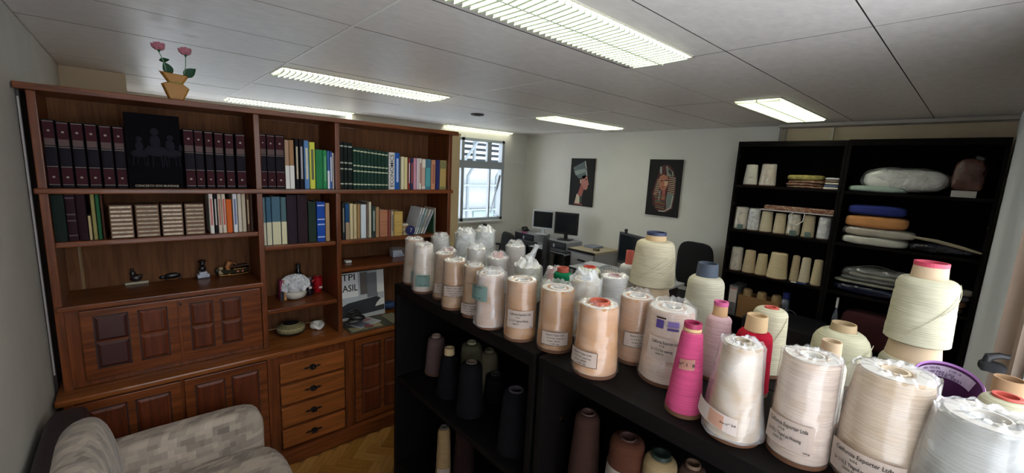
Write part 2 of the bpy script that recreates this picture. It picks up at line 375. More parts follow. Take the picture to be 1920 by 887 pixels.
# ------------------------------------------------------------------ ceiling lamps
TUBEM = emis('fluorescent lamp', 'fdf9e9', LAMP)
LOUV = mat('white louvre blade', 'c9d2c4', .5)
_n = LOUV.node_tree; _t = _n.nodes.new('ShaderNodeBsdfTranslucent'); _t.inputs[0].default_value = lin('c9d6c0'); _m = _n.nodes.new('ShaderNodeMixShader'); _m.inputs[0].default_value = .22
_n.links.new(_n.nodes['Principled BSDF'].outputs[0], _m.inputs[1]); _n.links.new(_t.outputs[0], _m.inputs[2]); _n.links.new(_m.outputs[0], _n.nodes['Material Output'].inputs[0])
def lamp(x0, x1, y0, y1, n, label, single):
    c = ((x0+x1)/2, (y0+y1)/2, ZC)
    t = thing('ceiling_light', c, label, 'ceiling light', 'recessed louvred ceiling lights')
    hx, hy = (x1-x0)/2, (y1-y0)/2
    bm = bmesh.new()
    for a in ((-hx, -hx+.008, -hy, hy), (hx-.008, hx, -hy, hy), (-hx, hx, -hy, -hy+.01), (-hx, hx, hy-.01, hy)): box(bm, *a, -.004, .011)
    obj('frame', bm, mat('cream lamp frame', 'd9d6c4', .4), t)
    B('lamp_panel', TUBEM, t, -hx+.01, hx-.01, -hy+.012, hy-.012, .008, .0105)
    all_ = bmesh.new(); p = (2*hy-.03)/n
    def blade(bm, y):
        # chevron shaped blade with a drooping, tapered section, crossing the trough
        prof = [(-1, 0), (-.5, .006), (0, .011), (.5, .006), (1, 0)]
        for (u0_, d0), (u1_, d1) in zip(prof, prof[1:]):
            xa, xb = u0_*(hx-.012), u1_*(hx-.012)
            vs = [bm.verts.new(v) for v in ((xa, y+d0+.005, .004), (xb, y+d1+.005, .004), (xb, y+d1, -.020), (xa, y+d0, -.020), (xa, y+d0+.011, -.020), (xb, y+d1+.011, -.020))]
            for f in ((0, 1, 2, 3), (0, 4, 5, 1), (3, 2, 5, 4), (0, 3, 4), (1, 5, 2)): bm.faces.new([vs[i] for i in f])
    if single:
        bb = bmesh.new(); blade(bb, 0); o0 = obj('louvre_blade', bb, LOUV, t); o0.location.y = -hy+.015
        for k in range(1, n):
            o = o0.copy(); link(o); o.parent = t; o.location.y = -hy+.015+k*p
    else:
        for k in range(n): blade(all_, -hy+.015+k*p)
        obj('louvre_blades', all_, LOUV, t)
    if single: all_.free()
    B('spine', LOUV, t, -.004, .004, -hy+.012, hy-.012, -.021, .003)
LL = {0: 'long', 1: 'x'}
lights.sort(key=lambda q: (-q[0], q[2]))
names = {}
for (x0, x1, y0, y1) in lights:
    near = y0 < 1; k = 0 if x0 > -1.5 else 1 if x0 > -3.6 else 2
    lab = {(0, True): 'large louvred ceiling light above the foreground yarn shelf', (1, True): 'louvred ceiling light just right of the rose vase',
           (2, True): 'thin louvred ceiling light right above the bookcase top', (2, False): 'louvred ceiling light in front of the far window',
           (1, False): 'small ceiling light above the two wall pictures', (0, False): 'small ceiling light above the back black shelving'}[(k, near)]
    lamp(x0, x1, y0, y1, 36, lab, near and k < 2)
sd = thing('smoke_detector', (-3.745, 2.8, ZC), 'round dark vent on the ceiling between the lights', 'detector')
obj('ring', lathe([(0, 0), (.07, 0), (.075, -.006), (.06, -.016), (.035, -.012), (0, -.012)], 24), mat('dark grey disc', '4b4543', .5), sd, smooth=True)
obj('cap', lathe([(.001, -.018), (.03, -.018), (.034, -.012), (.034, -.010)], 20, cap=True), mat('black cap', '2a2626', .5), sd)

# ------------------------------------------------------------------ bookcase
XH, XC, XBK = -2.67, -2.575, -2.97
Y0b, Yd1, Yd2, Y1b = -.31, .498, .95, 1.775
bc = thing('bookcase', (XH, .73, 0), 'large mahogany bookcase wall unit with drawers, doors and open shelves', 'bookcase')
def P(name, m, x0, x1, y0, y1, z0, z1, bev=.003, par=None):
    par = par or bc
    o = obj(name, bx(x0-XH, x1-XH, y0-.73, y1-.73, z0, z1, bev), m, None); o.parent = par
    if par is not bc:
        o.location = -Vector((0, 0, 0))
    return o
T = .028
P('top_board', REDW, XBK, XH+.03, Y0b-.03, Y1b+.035, 2.085, 2.112)
P('side_panel', REDV, XBK, XH, Y0b, Y0b+T, .745, 2.085); P('side_panel', REDV, XBK, XH, Y1b-T, Y1b, .745, 2.085)
P('divider', REDV, XBK, XH-.001, Yd1-.0, Yd1+T, .745, 2.085); P('divider', REDV, XBK, XH-.001, Yd2-T+.005, Yd2+.005, .745, 2.085)
P('shelf_board', REDW, XBK, XH+.012, Y0b-.012, Y1b+.012, 1.657, 1.683, .006)
P('shelf_board', REDW, XBK, XH-.002, Y0b+T, Yd1, 1.418, 1.444, .006)
P('shelf_board', REDW, XBK, XH-.002, Yd1+T, Yd2-T, 1.331, 1.357, .006)
P('shelf_board', REDW, XBK, XH-.002, Yd2, Y1b-T, 1.331, 1.357, .006)
P('shelf_board', REDW, XBK, XH-.002, Yd1+T, Yd2-T, .950, .976, .006)
P('shelf_board', REDW, XBK, XH-.002, Yd2, Y1b-T, 1.146, 1.172, .006)
P('back_panel', BACKW, XBK-.006, XBK, Y0b, Y1b, 1.444, 2.085, 0)
P('back_panel', BACKW, XBK-.006, XBK, Y0b+.085, Y1b, .745, 1.444, 0)
P('back_panel', BACKW, XBK-.006, XBK, Y0b, Y0b+.085, .745, 1.15, 0)
P('back_strip', BACKW, XBK-.005, XBK, Y0b, Y0b+.073, 1.15, 1.444, 0)
# drop-front cabinet
P('cabinet_top', REDW, XBK, XH+.014, Y0b+T-.02, Yd1+.012, 1.128, 1.152, .005)
P('cabinet_case', REDV, XBK, XH-.02, Y0b+T, Yd1, .748, 1.128, 0)
fl = P('drop_front', REDW, XH-.02, XH+.002, Y0b+.075, Yd1-.004, .775, 1.118, .004)
def raised(par, y0, y1, z0, z1, x, m=REDP):
    par_o = par
    bm = bmesh.new(); a, b = .0, .012
    v = [(x, y0, z0), (x, y1, z0), (x, y1, z1), (x, y0, z1)]; w = [(x+.007, y0+b, z0+b), (x+.007, y1-b, z0+b), (x+.007, y1-b, z1-b), (x+.007, y0+b, z1-b)]
    V = [bm.verts.new((p[0]-XH, p[1]-.73, p[2])) for p in v+w]
    for i in range(4): bm.faces.new((V[i], V[(i+1) % 4], V[4+(i+1) % 4], V[4+i]))
    bm.faces.new(V[4:]); bm.faces.new(V[:4])
    # dark groove round the raised panel
    o = obj('raised_panel', bm, m, par_o); return o
def groove(par, y0, y1, z0, z1, x):
    g = .006; bm = bmesh.new()
    for a in ((y0-g, y0, z0-g, z1+g), (y1, y1+g, z0-g, z1+g), (y0-g, y1+g, z0-g, z0), (y0-g, y1+g, z1, z1+g)): box(bm, x-XH, x-XH+.0016, a[0]-.73, a[1]-.73, a[2], a[3])
    obj('groove', bm, mat('dark groove stain', '2a110a', .6), par)
def Ypx(px, py, x=XH): return at(px, py, x=x).y
cols = [(-.187, -.075), (-.03, .072), (.172, .262), (.305, .39)]
for k, (a, b) in enumerate(cols):
    for (c, d) in ((.832, .955), (.963, 1.082)):
        mm = mat('darker maroon panel', '3e1c18', .4) if k == 0 else REDP
        raised(fl, a, b, c, d, XH+.002, mm)
    groove(fl, a, b, .832, 1.082, XH+.0015)
B0 = P('meeting_rail', REDV, XH+.002, XH+.008, .118, .128, .785, 1.108, .001, par=fl)
bm = lathe([(0, 0), (.009, 0), (.009, .004), (.003, .005), (.003, .001), (0, .001)], 16); xform(bm, Matrix.Translation((.003, .128-.73, 1.09)) @ Matrix.Rotation(R(90), 4, 'Y')); obj('keyhole', bm, IRON, fl)
# counter and base
P('counter', TOPW, XBK, XC+.0, Y0b-.025, Y1b+.02, .716, .745, .008)
P('base_case', REDV, XBK, XC-.03, Y0b, Y1b, .1, .716, 0)
P('plinth', REDW, XBK, XC+.005, Y0b, Y1b, 0, .085, .006); P('plinth_moulding', REDW, XBK, XC+.015, Y0b, Y1b, .085, .105, .005)
P('stile', REDV, XC-.03, XC-.012, .494, .548, .105, .714, .003); P('stile', REDV, XC-.03, XC-.012, .937, .985, .105, .714, .003); P('stile', REDV, XC-.03, XC-.012, Y0b, Y0b+.03, .105, .714, .003)
P('stile', REDV, XC-.028, XC-.010, .958, .966, .105, .714, .002)
def door(y0, y1, ncol, nrow, m=REDW):
    d = P('door', m, XC-.03, XC-.010, y0+.002, y1-.002, .118, .706, .003)
    sw = .05; cw = (y1-y0-2*sw-(ncol-1)*.04)/ncol
    for i in range(ncol):
        a = y0+sw+i*(cw+.04); zs = .17; ze = .66; rh = (ze-zs-(nrow-1)*.008)/nrow
        for j in range(nrow): raised(d, a, a+cw, zs+j*(rh+.008), zs+j*(rh+.008)+rh, XC-.010)
        groove(d, a, a+cw, zs, ze, XC-.0105)
door(-.28, .105, 2, 1); door(.115, .494, 2, 1); door(1.0, 1.38, 2, 3); door(1.39, 1.76, 2, 3)
for k, (z0, z1) in enumerate(((.542, .664), (.402, .522), (.258, .380), (.118, .236))):
    o = P('drawer', DRAW, XC-.03, XC-.004, .556, .930, z0, z1, .006)
    bm = bmesh.new(); c = (z0+z1)/2
    # ornate cast handle: winged backplate, ball and drop
    pl = [(-.052, 0), (-.035, .007), (-.022, .003), (-.012, .015), (0, .019), (.012, .015), (.022, .003), (.035, .007), (.052, 0), (.035, -.006), (.02, -.003), (.008, -.014), (0, -.022), (-.008, -.014), (-.02, -.003), (-.035, -.006)]
    prism(bm, pl, 0, .004); xform(bm, Matrix.Translation((XC-.004-XH, .735-.73, c)) @ Matrix(((0, 0, 1, 0), (1, 0, 0, 0), (0, 1, 0, 0), (0, 0, 0, 1))))
    sphere(bm, (XC-XH+.012, .735-.73, c-.002), .0095); tube(bm, [(XC-XH+.004, -.02+.005, c+.003), (XC-XH+.014, -.012+.005, c-.008), (XC-XH+.014, .012+.005, c-.008), (XC-XH+.004, .02+.005, c+.003)], .003, 6)
    obj('handle', bm, IRON, o, smooth=True)
P('dark_strip', mat('very dark brown strip', '241512', .5), XBK, XH-.05, YN+.002, YN+.012, .3, 2.09, 0)  # very dark upright strip between the near wall and the bookcase
P('gap_light_strip', mat('painted gap light', 'a39a95', .4), XH-.05, XH-.046, YN+.004, YN+.010, .82, 2.06, 0)  # pale strip painted in for light slipping through the gap at the wall

# tall plain cabinet standing behind the bookcase's right end
tc_ = thing('tall_cabinet', (-3.2, 2.08, 0), 'tall beige plywood cabinet standing behind the right end of the bookcase', 'cabinet')
PLY = mat('beige plywood', 'b59d72', .5, noise_amt=.05, nscale=8, stretch=(1, 1, .2))
B('carcass', PLY, tc_, -.38, 0, -.2, .12, 0, 2.13); B('top', PLY, tc_, -.4, .012, -.24, .13, 2.13, 2.15); B('front_panel', mat('pale beige panel', 'c2ad82', .5), tc_, .0, .010, -.1, .125, .05, 2.12)

# ------------------------------------------------------------------ books
used_labels = {}
def uniq(l):
    if l in used_labels: print('DUP LABEL', l)
    used_labels[l] = 1; return l
MAROON = mat('maroon leather', '36131a', .7, spec=.15); SILV = mat('dull silver foil', '5c4a48', .7, spec=.2); NAVY = mat('near black leather', '191520', .6)
def book(p, base_px, zs, ztop, xs, col, label, style='plain', depth=.17, group=None, lean=0, accent=None, title=None):
    """p=(pxa,pxb) spine limits in the photograph measured at the shelf; builds the real block"""
    ya = at(p[0], base_px, x=xs).y; yb = at(p[1], base_px, x=xs).y
    for (b0, b1) in ((Y0b+T, Yd1), (Yd1+T, Yd2-T+.005), (Yd2+.005, Y1b-T)):
        if b0 < (ya+yb)/2 < b1+.01: ya = max(ya, b0+.0012); yb = min(yb, b1-.0012)
    w = max(.004, yb-ya-.0008); h = ztop-zs
    t = thing('book', (xs, (ya+yb)/2, zs+.0005), uniq(label) if not group else label, 'book', group)
    m = mat('cover '+col, col, .7, spec=.15)
    # cover: spine with slightly rounded back and two boards
    bm = bmesh.new(); c = min(.004, w*.35); e = min(.0025, w*.2)
    prism(bm, [(-depth, -w/2), (-.002, -w/2), (.0, -w/2+c*.3), (c*.5, -w/4), (c*.6, 0), (c*.5, w/4), (0, w/2-c*.3), (-.002, w/2), (-depth, w/2), (-depth, w/2-e), (-.006, w/2-e), (-.006, -w/2+e), (-depth, -w/2+e)], 0, h)
    obj('cover', bm, m, t)
    B('pages', mat('aged page block', 'cfc2a4', .8), t, -depth+.004, -.0065, -w/2+e+.0003, w/2-e-.0003, .004, h-.004)
    s = c*.6+.0008
    def band(z0, z1, mm, nm='spine_band', f=.9):
        B(nm, mm, t, 0, s, -w/2*f, w/2*f, z0*h, z1*h)
    if style == 'ency':
        band(.73, .97, MAROON); band(.63, .73, SILV, f=.86); band(.055, .30, MAROON)
        gm = mat('dull gilt', '86756c', .5, metal=.2)
        for z in (.975, .61, .315, .045): B('gilt_band', gm, t, 0, s+.0008, -w/2*.92, w/2*.92, z*h-.0010, z*h+.0010)
        for zz in (.84, .16):
            g = bmesh.new(); bmesh.ops.create_circle(g, segments=8, radius=w*.13, cap_ends=True, matrix=Matrix.Translation((s+.001, 0, zz*h)) @ Matrix.Rotation(R(90), 4, 'Y')); obj('gilt_star', g, gm, t)
    elif style == 'bands':
        a = mat('accent '+(accent or 'd9cfa8'), accent or 'd9cfa8', .5)
        band(.9, .93, a); band(.55, .58, a); band(.1, .13, a); band(.42, .45, a)
    elif style == 'title':
        a = mat('accent '+(accent or 'e8e4d8'), accent or 'e8e4d8', .5); band(.2, .85, a, 'spine_title', .45)
    elif style == 'split':
        a = mat('accent '+(accent or 'd9cfa8'), accent or 'd9cfa8', .5); band(.0, .48, a, 'spine_panel', .96)
    elif style == 'top':
        a = mat('accent '+(accent or 'd9cfa8'), accent or 'd9cfa8', .5); band(.72, .98, a, 'spine_panel', .96); band(.02, .1, a, 'spine_band', .96)
    if title:
        bm = bmesh.new(); M = Matrix.Translation((s+.0014, 0, h*.5)) @ Matrix(((0, 0, 1, 0), (0, -1, 0, 0), (1, 0, 0, 0), (0, 0, 0, 1)))
        M = Matrix.Translation((s+.0014, 0, h*.5)) @ Matrix(((0, 0, 1, 0), (0, -1, 0, 0), (1, 0, 0, 0), (0, 0, 0, 1))) 
        text_flat(bm, title, w*.85, M, width=h*.88); obj('spine_lettering', bm, INK, t)
    if lean: t.rotation_euler.x = lean
    return t
XS = XH-.03
def zt(px, py, x=XS): return at(px, py, x=x).z
def row(base, zs, items, shelf):
    """items: (px0, px1, ytop, colour hex, description, style, accent)"""
    prev = None
    for it in items:
        a, b, yt, col, desc = it[:5]; st = it[5] if len(it) > 5 else 'plain'; ac = it[6] if len(it) > 6 else None
        by = base[0]+(base[1]-base[0])*((a+b)/2-base[2])/(base[3]-base[2])
        lab = desc+', '+shelf+(', right of '+prev if prev else ', left end')
        if len(lab.split()) > 16: lab = ' '.join(lab.split()[:16])
        w = lab.split()
        book((a, b), by, zs, zt((a+b)/2, yt), XS+random.uniform(-.008, .004), col, lab, st, accent=ac, title=it[7] if len(it) > 7 else None)
        prev = desc.split(' with ')[0]
        prev = prev.replace(' book', '')+' one'
# encyclopaedia volumes
ORD = ['first', 'second', 'third', 'fourth', 'fifth', 'sixth', 'seventh', 'eighth', 'ninth', 'tenth']
for i, (a, b, yt) in enumerate([(92, 115, 225), (118, 141, 229), (144, 167, 231), (170, 192, 233), (196, 218, 236), (221, 241, 238)]):
    book((a, b), 350, 1.683, zt((a+b)/2, yt), XS, '18141c', uniq(ORD[i]+' from left of six black and maroon encyclopaedia volumes left of the dark plaque'), 'ency', group='encyclopaedia volumes left of the dark plaque')
for i, (a, b, yt) in enumerate([(350, 369, 243), (370, 386, 245), (389, 404, 247), (407, 423, 249), (426, 442, 251), (446, 463, 252)]):
    book((a, b), 350, 1.683, zt((a+b)/2, yt), XS, '18141c', uniq(ORD[i]+' from left of six black and maroon encyclopaedia volumes right of the plaque'), 'ency', group='encyclopaedia volumes right of the dark plaque')
for i, (a, b, yt) in enumerate([(484, 502, 251), (503, 518, 253), (519, 535, 254)]):
    book((a, b), 350, 1.683, zt((a+b)/2, yt), XS, '18141c', uniq(ORD[i]+' of three black and maroon encyclopaedia volumes on the middle top shelf'), 'ency', group='encyclopaedia volumes on the middle top shelf')
row((351, 352, 480, 640), 1.683, [
    (536, 544, 263, 'a98a72', 'brown paperback with white lower spine', 'split', 'd8d5cf'), (544.4, 553, 263, 'a07a58', 'tan paperback with white lower spine', 'split', 'd8d5cf'),
    (555, 562, 261, '17151a', 'black hardback with pale lettering', 'title', 'b9ab8c'), (563, 571, 261, '1a171b', 'black hardback with grey lettering', 'title', '9d98a0'),
    (572, 581, 264, '5f86b5', 'light blue tall book', 'title', 'c6c2a6'), (582, 592, 267, 'cfd052', 'yellow tall book', 'title', '4e5330'),
    (593, 606, 281, '2c7a4b', 'wide green hardback', 'plain'), (606.4, 614, 282, '2f8552', 'narrow green hardback', 'title', '4f9a68'),
    (614.4, 618.5, 283, '4a6ca8', 'thin blue book', 'split', 'd8dbe2'), (619, 623.5, 284, '3f5f9c', 'thin darker blue book', 'title', 'd8dbe2'), (624, 629, 287, 'd5cdc6', 'thin white book', 'plain')], 'middle top shelf')
for k in range(3):
    a = [(638, 645), (646, 652), (653, 661)][k]
    book(a, 352, 1.683, zt(a[0], 266+k), XS, '1a2320', uniq(ORD[k]+' of three taller dark green books at left of right top shelf'), 'bands', group='tall dark green gilt books', accent='9aa091')
for k in range(10):
    a = 662.5+k*6.55
    book((a, a+6.2), 352, 1.683, zt(a, 275.5+k*1.05), XS, '1f3a30', uniq(ORD[k]+' from left of ten matching green volumes on the right top shelf'), 'bands', group='ten matching green volumes', accent='b9bd9e')
row((352, 353, 730, 840), 1.683, [
    (729, 740, 286, 'dcd9d4', 'white ECONOMICS book', 'plain', None, 'ECONOMICS'), (740.5, 749, 287, '2457a0', 'bright blue book', 'title', 'a9bde0'), (752, 757.5, 294, 'ddd6b2', 'cream book', 'plain'),
    (757.9, 764, 295, 'd6cb96', 'pale yellow book', 'plain'), (765, 769, 297, '8d3a34', 'thin red book', 'title', 'c9c5c0'), (769.5, 774, 297, '2b3558', 'thin navy book', 'title', 'b34a40'),
    (775, 780.5, 297, 'c98f9f', 'pink book', 'plain'), (781, 785, 297, 'd9c9d0', 'thin pale pink book', 'plain'), (785.5, 790, 297, 'e0dccb', 'thin ivory book', 'title', 'a05a50'), (790.5, 797, 298, 'c9a79a', 'dusty rose book', 'top', 'e0d6c8'),
    (798, 807, 299, '56a2a6', 'teal book', 'top', '3f6a80'), (808, 816, 300, 'c48a6c', 'salmon book', 'title', '9c5c48'), (817, 824, 300, '2c2f66', 'dark navy book', 'plain'), (824.5, 838, 301, 'b39a5f', 'wide tan book', 'top', '7c7a4a')], 'right top shelf')
row((447, 433, 95, 484), 1.444, [
    (97, 128, 366, '16221d', 'wide dark green binder book', 'plain'), (129, 148, 364, '2a141c', 'dark maroon book', 'bands', '3d2028'), (148.5, 167, 364, '27121a', 'very dark plum book', 'plain'),
    (168, 174, 405, 'b7a67c', 'short cream booklet', 'plain'), (176, 184, 362, '8f8654', 'olive cream book', 'plain'), (185, 193, 363, '275b3a', 'dark green thin book', 'plain'), (194, 199, 365, '4a2d20', 'thin brown book', 'plain'),
    (395, 403, 361, 'd9d4cc', 'tall white book', 'title', 'b0564a'), (404, 410, 362, '1d1a1c', 'thin black book', 'title', 'b8b3a8'), (411, 418, 361, 'cdc1b1', 'cream speckled book', 'title', 'a2543c'), (418.5, 426, 362, 'd1c4b0', 'ivory book with red title', 'title', 'b6432f'),
    (426.5, 437, 374, 'c9602a', 'short orange book', 'plain'), (439, 447, 362, 'd3d4d6', 'white and blue book', 'title', '54618f'), (448, 455, 362, 'c8bfae', 'beige book', 'plain'), (455.5, 463, 362, 'b9ad97', 'darker beige book', 'plain'),
    (464, 470, 364, '4d3324', 'brown slim book', 'title', '96805c'), (470.5, 476, 364, '3d2b22', 'dark brown slim book', 'plain')], 'second left shelf')
for k, (a, b, yt, yb) in enumerate([(208, 252, 385, 437), (257, 301, 384, 435), (305, 345, 383, 432.5), (349, 385, 382, 431)]):
    ya, yb_ = at(a, yb, x=XS+.01).y, at(b, yb, x=XS+.01).y; h = zt(a, yt)-1.444; w = yb_-ya
    t = thing('box_set', (XS+.01, (ya+yb_)/2, 1.4445), uniq(['leftmost', 'second', 'third', 'rightmost'][k]+' of the four striped gilt box sets on the second left shelf'), 'box set')
    B('case', mat('brown box board', '6a4a34', .6), t, -.12, -.004, -w/2, w/2, 0, h, bev=.002)
    for j in range(8):
        z = (j+.5)*h/8
        B('stripe', mat(['pale gilt stripe', 'tarnished stripe'][k % 2], ['c2b198', 'a08c70'][k % 2], .4, noise_amt=.35, nscale=60), t, -.006, .003, -w/2+.004, w/2-.004, z-h/32, z+h/34, bev=.002)
row((460, 452, 492, 620), 1.357, [
    (492, 500.5, 371, '56727c', 'blue grey picture book', 'split', 'b9b79c'), (501.5, 511, 370, '3f5f74', 'slate blue picture book', 'split', 'c3bf9e'), (512, 528, 369, '4a6878', 'wide blue and cream picture book', 'split', 'c9c49f'), (529, 539, 370, '516b70', 'blue picture book with cream foot', 'split', 'cfc8a0'),
    (540, 558.5, 366, '2b2029', 'wide plum black book', 'plain'), (559.5, 578, 366, '2d1e25', 'wide dark aubergine book', 'plain'), (579.5, 594, 379, '25352b', 'dark green cloth book', 'plain'),
    (595.5, 610.5, 379, '1f479c', 'royal blue book with two silver bands', 'bands', '9fb0d8'), (611.5, 619, 381, 'a88a68', 'tan book', 'plain')], 'middle second shelf')
row((448, 436, 641, 800), 1.357, [
    (642, 647, 380, '2a2a2a', 'dark patterned book', 'title', '8a8578'), (648, 655.5, 382, '234a73', 'blue book with tan foot', 'split', 'a08a6a'), (656.5, 662.5, 382, 'cfc096', 'cream slim book', 'plain'), (663.5, 669.5, 383, 'c5b58c', 'buff slim book', 'plain'),
    (670.5, 676, 383, 'a07f56', 'tan slim book', 'plain'), (677, 687, 384, 'cdd6dc', 'pale blue white book', 'plain'), (688, 691.5, 381, '75655a', 'thin brown book', 'plain'), (692, 696.5, 379, 'cfcab2', 'tall ivory book', 'plain'),
    (697.5, 704.5, 387, '303d38', 'dark green slim book', 'title', '8c9a90'), (705, 711, 388, 'a3815f', 'light brown book', 'plain'), (712, 727, 394, 'b1785a', 'wide salmon leather book', 'bands', '9a6448'), (728, 732, 395, '8e4a44', 'thin dull red book', 'plain'),
    (733.5, 738, 396, 'b5a58a', 'thin striped beige book', 'title', '6a6a70'), (739, 755, 397, 'c2a35c', 'wide mustard book', 'bands', 'a88a48')], 'right second shelf')
# lying booklets, blue round tin, leaning magazines
for k in range(5):
    y0 = at(756, 441, x=XS).y; t = B('booklet', mat('cover '+['bfae8c', 'a8926c', 'cbbfa5', 'b08b5c', 'd0c7b2'][k], ['bfae8c', 'a8926c', 'cbbfa5', 'b08b5c', 'd0c7b2'][k], .6), None, XS-.14, XS-.002*k, y0+.002, y0+.055-.003*k, 1.3575+k*.0165, 1.3575+k*.0165+.015, bev=.001)
    tag(t, uniq(['bottom', 'second from bottom', 'middle', 'second from top', 'top'][k]+' beige booklet in the flat pile beside the mustard book'), 'booklet')
y0 = at(770, 437, x=XS+.02).y
bm = lathe([(0, 0), (.032, 0), (.034, .002), (.034, .02), (0, .022)], 24); xform(bm, Matrix.Translation((XS+.012, y0, 1.393)) @ Matrix.Rotation(R(80), 4, 'Y'))
t = thing('round_tin', (0, 0, 0), 'round dark blue tin standing on edge right of the beige booklets', 'tin'); t.location = (XS+.012, y0, 1.3575)
bm.free(); bm = lathe([(0, 0), (.032, 0), (.034, .002), (.034, .02), (0, .022)], 24); xform(bm, Matrix.Translation((-.01, 0, .035)) @ Matrix.Rotation(R(90), 4, 'Y')); obj('body', bm, mat('navy enamel', '20265c', .3), t, smooth=True)
bm = bmesh.new(); text_flat(bm, '7', .04, Matrix.Translation((.0135, 0, .036)) @ Matrix(((0, 0, 1, 0), (1, 0, 0, 0), (0, 1, 0, 0), (0, 0, 0, 1)))); obj('number', bm, mat('white paint', 'c9c9cf', .5), t)
for k, (a, col, ln, hh) in enumerate([(777, 'd9dde0', -.30, .20), (781, 'e2e3e0', -.33, .20), (785, 'a9c4c6', -.36, .195), (790, 'd9d4c4', -.40, .19), (795, 'c9cdd2', -.44, .19)]):
    yy = at(a, 437, x=XS).y
    t = thing('magazine', (XS, yy, 1.3585), uniq(['first', 'second', 'third', 'fourth', 'fifth'][k]+' from left of the pale magazines leaning on the right second shelf'), 'magazine')
    B('cover', mat('cover '+col, col, .4), t, -.16, 0, -.0035, .0035, 0, hh); B('spine_print', mat('accent 5d6f86', '5d6f86', .5), t, 0, .0006, -.002, .002, .05, hh-.05)
    t.rotation_euler.x = ln
yy = at(812, 434, x=XS).y
tag(B('thin_book', mat('dull green board', '2f5a44', .5), None, XS-.15, XS, yy, yy+.006, 1.3575, 1.53), 'thin green board book standing alone at the right end of the second shelf', 'book')
tag(B('thin_book', mat('cover c8bfae', 'c8bfae', .5), None, XS-.15, XS, yy+.014, yy+.018, 1.3575, 1.545), 'thin upright beige card beside the leaning magazines', 'card')

# dark plaque with silver riders leaning on the books
pa, pb = at(243, 349, x=XH-.005), at(345, 350, x=XH-.005)
pl = thing('plaque', ((XH-.008), (pa.y+pb.y)/2, 1.6835), 'black picture plaque with faint silver riders standing among encyclopaedias', 'plaque')
pw = pb.y-pa.y; ph = zt(290, 213, XH-.008)-1.683-.005
B('panel', mat('black velvet panel', '09070b', .9, spec=.1), pl, -.012, 0, -pw/2, pw/2, 0, ph, bev=.002)
GR = mat('faint silver relief', '1b1922', .8, spec=.15)
bm = bmesh.new()
for k, (cx, cz, s) in enumerate([(-.27, .5, .8), (.02, .55, 1.1), (.3, .52, .9)]):
    cx *= pw; cz *= ph; q = .035*s
    sphere(bm, (.001, cx, cz+q*2.0), q*.42, (.15, 1, 1.1), 10, 8); sphere(bm, (.001, cx, cz+q*.8), q*.7, (.12, .75, 1.2), 10, 8)
    sphere(bm, (.001, cx+q*.1, cz-q*.4), q*1.1, (.1, 1.1, .6), 10, 8); sphere(bm, (.001, cx+q*1.2, cz+q*.5), q*.4, (.12, .6, 1.4), 10, 8)
    for d in (-.8, -.3, .5, .9): tube(bm, [(.001, cx+d*q, cz-q*.7), (.001, cx+d*q*1.15, cz-q*2.4)], .0028*s, 5)
obj('riders', bm, GR, pl, smooth=True)
bm = bmesh.new(); text_flat(bm, 'CONCERTO DOS MUNDIAIS', .014, Matrix.Translation((.0012, 0, .012)) @ Matrix(((0, 0, 1, 0), (1, 0, 0, 0), (0, 1, 0, 0), (0, 0, 0, 1))), width=pw*.8); obj('caption', bm, mat('gold paint', 'a5967e', .5), pl)

# ------------------------------------------------------------------ ornaments in the bookcase
zc = 1.1525
p = at(256, 531, z=zc)
t = thing('stone_figurine', p, 'small dark seated figurine on pale stone slab at left of the cabinet top', 'figurine', rz=.1)
B('slab', mat('pale onyx', 'a39a80', .4), t, -.025, .025, -.048, .048, 0, .012, bev=.002)
bm = bmesh.new(); sphere(bm, (0, .0, .03), .024, (.8, 1.1, .9)); sphere(bm, (0, -.012, .055), .016, (.8, .9, 1.1)); sphere(bm, (0, -.014, .077), .009); sphere(bm, (.006, .016, .042), .011, (1, 1.4, .6))
obj('figure', bm, mat('dark stone', '27201f', .3), t, smooth=True)
p = at(325, 523, z=zc)
t = thing('animal_ornament', p, 'black lying animal ornament between stone figurine and trophy', 'ornament', rz=.1)
bm = bmesh.new(); sphere(bm, (0, 0, .022), .022, (.9, 2.0, .9)); sphere(bm, (0, .052, .030), .013, (.8, 1.4, .9)); sphere(bm, (0, -.048, .018), .012, (1, 1.3, 1)); tube(bm, [(0, .06, .038), (0, .085, .045)], .004)
for yy in (-.03, .03):
    for xx in (-.012, .012): sphere(bm, (xx, yy, .006), .007, (1, 1.4, .9), 8, 6)
obj('body', bm, mat('black resin', '100d10', .35), t, smooth=True)
p = at(381, 521, z=zc)
t = thing('trophy', p, 'small black bust figurine on a silvery white plinth beside the golden boat', 'trophy', rz=.1)
bm = bmesh.new(); box(bm, -.022, .022, -.03, .03, 0, .006); obj('foot', bm, BPLAST, t)
bm = bmesh.new(); prism(bm, [(-.02, -.028), (.02, -.028), (.02, .028), (-.02, .028)], .006, .024); prism(bm, [(-.015, -.018), (.015, -.018), (.015, .018), (-.015, .018)], .024, .038); obj('plinth', bm, mat('silvery plaster', 'a8adb8', .4, noise_amt=.2), t)
bm = bmesh.new(); sphere(bm, (0, 0, .056), .018, (.8, 1, 1.1)); sphere(bm, (0, 0, .083), .014, (.9, .9, 1.1)); sphere(bm, (0, 0, .098), .019, (.9, 1, .5)); sphere(bm, (.01, .004, .066), .006)
obj('bust', bm, mat('black glazed bust', '1c171a', .25), t, smooth=True)
p = at(437, 514, z=zc)
t = thing('boat_ornament', p, 'golden toy boat ornament with curved prow at right of the cabinet top', 'ornament', rz=.06)
GOLD = mat('aged gold paint', '9a6d28', .4, metal=.3)
bm = bmesh.new(); n = 14; rows = []
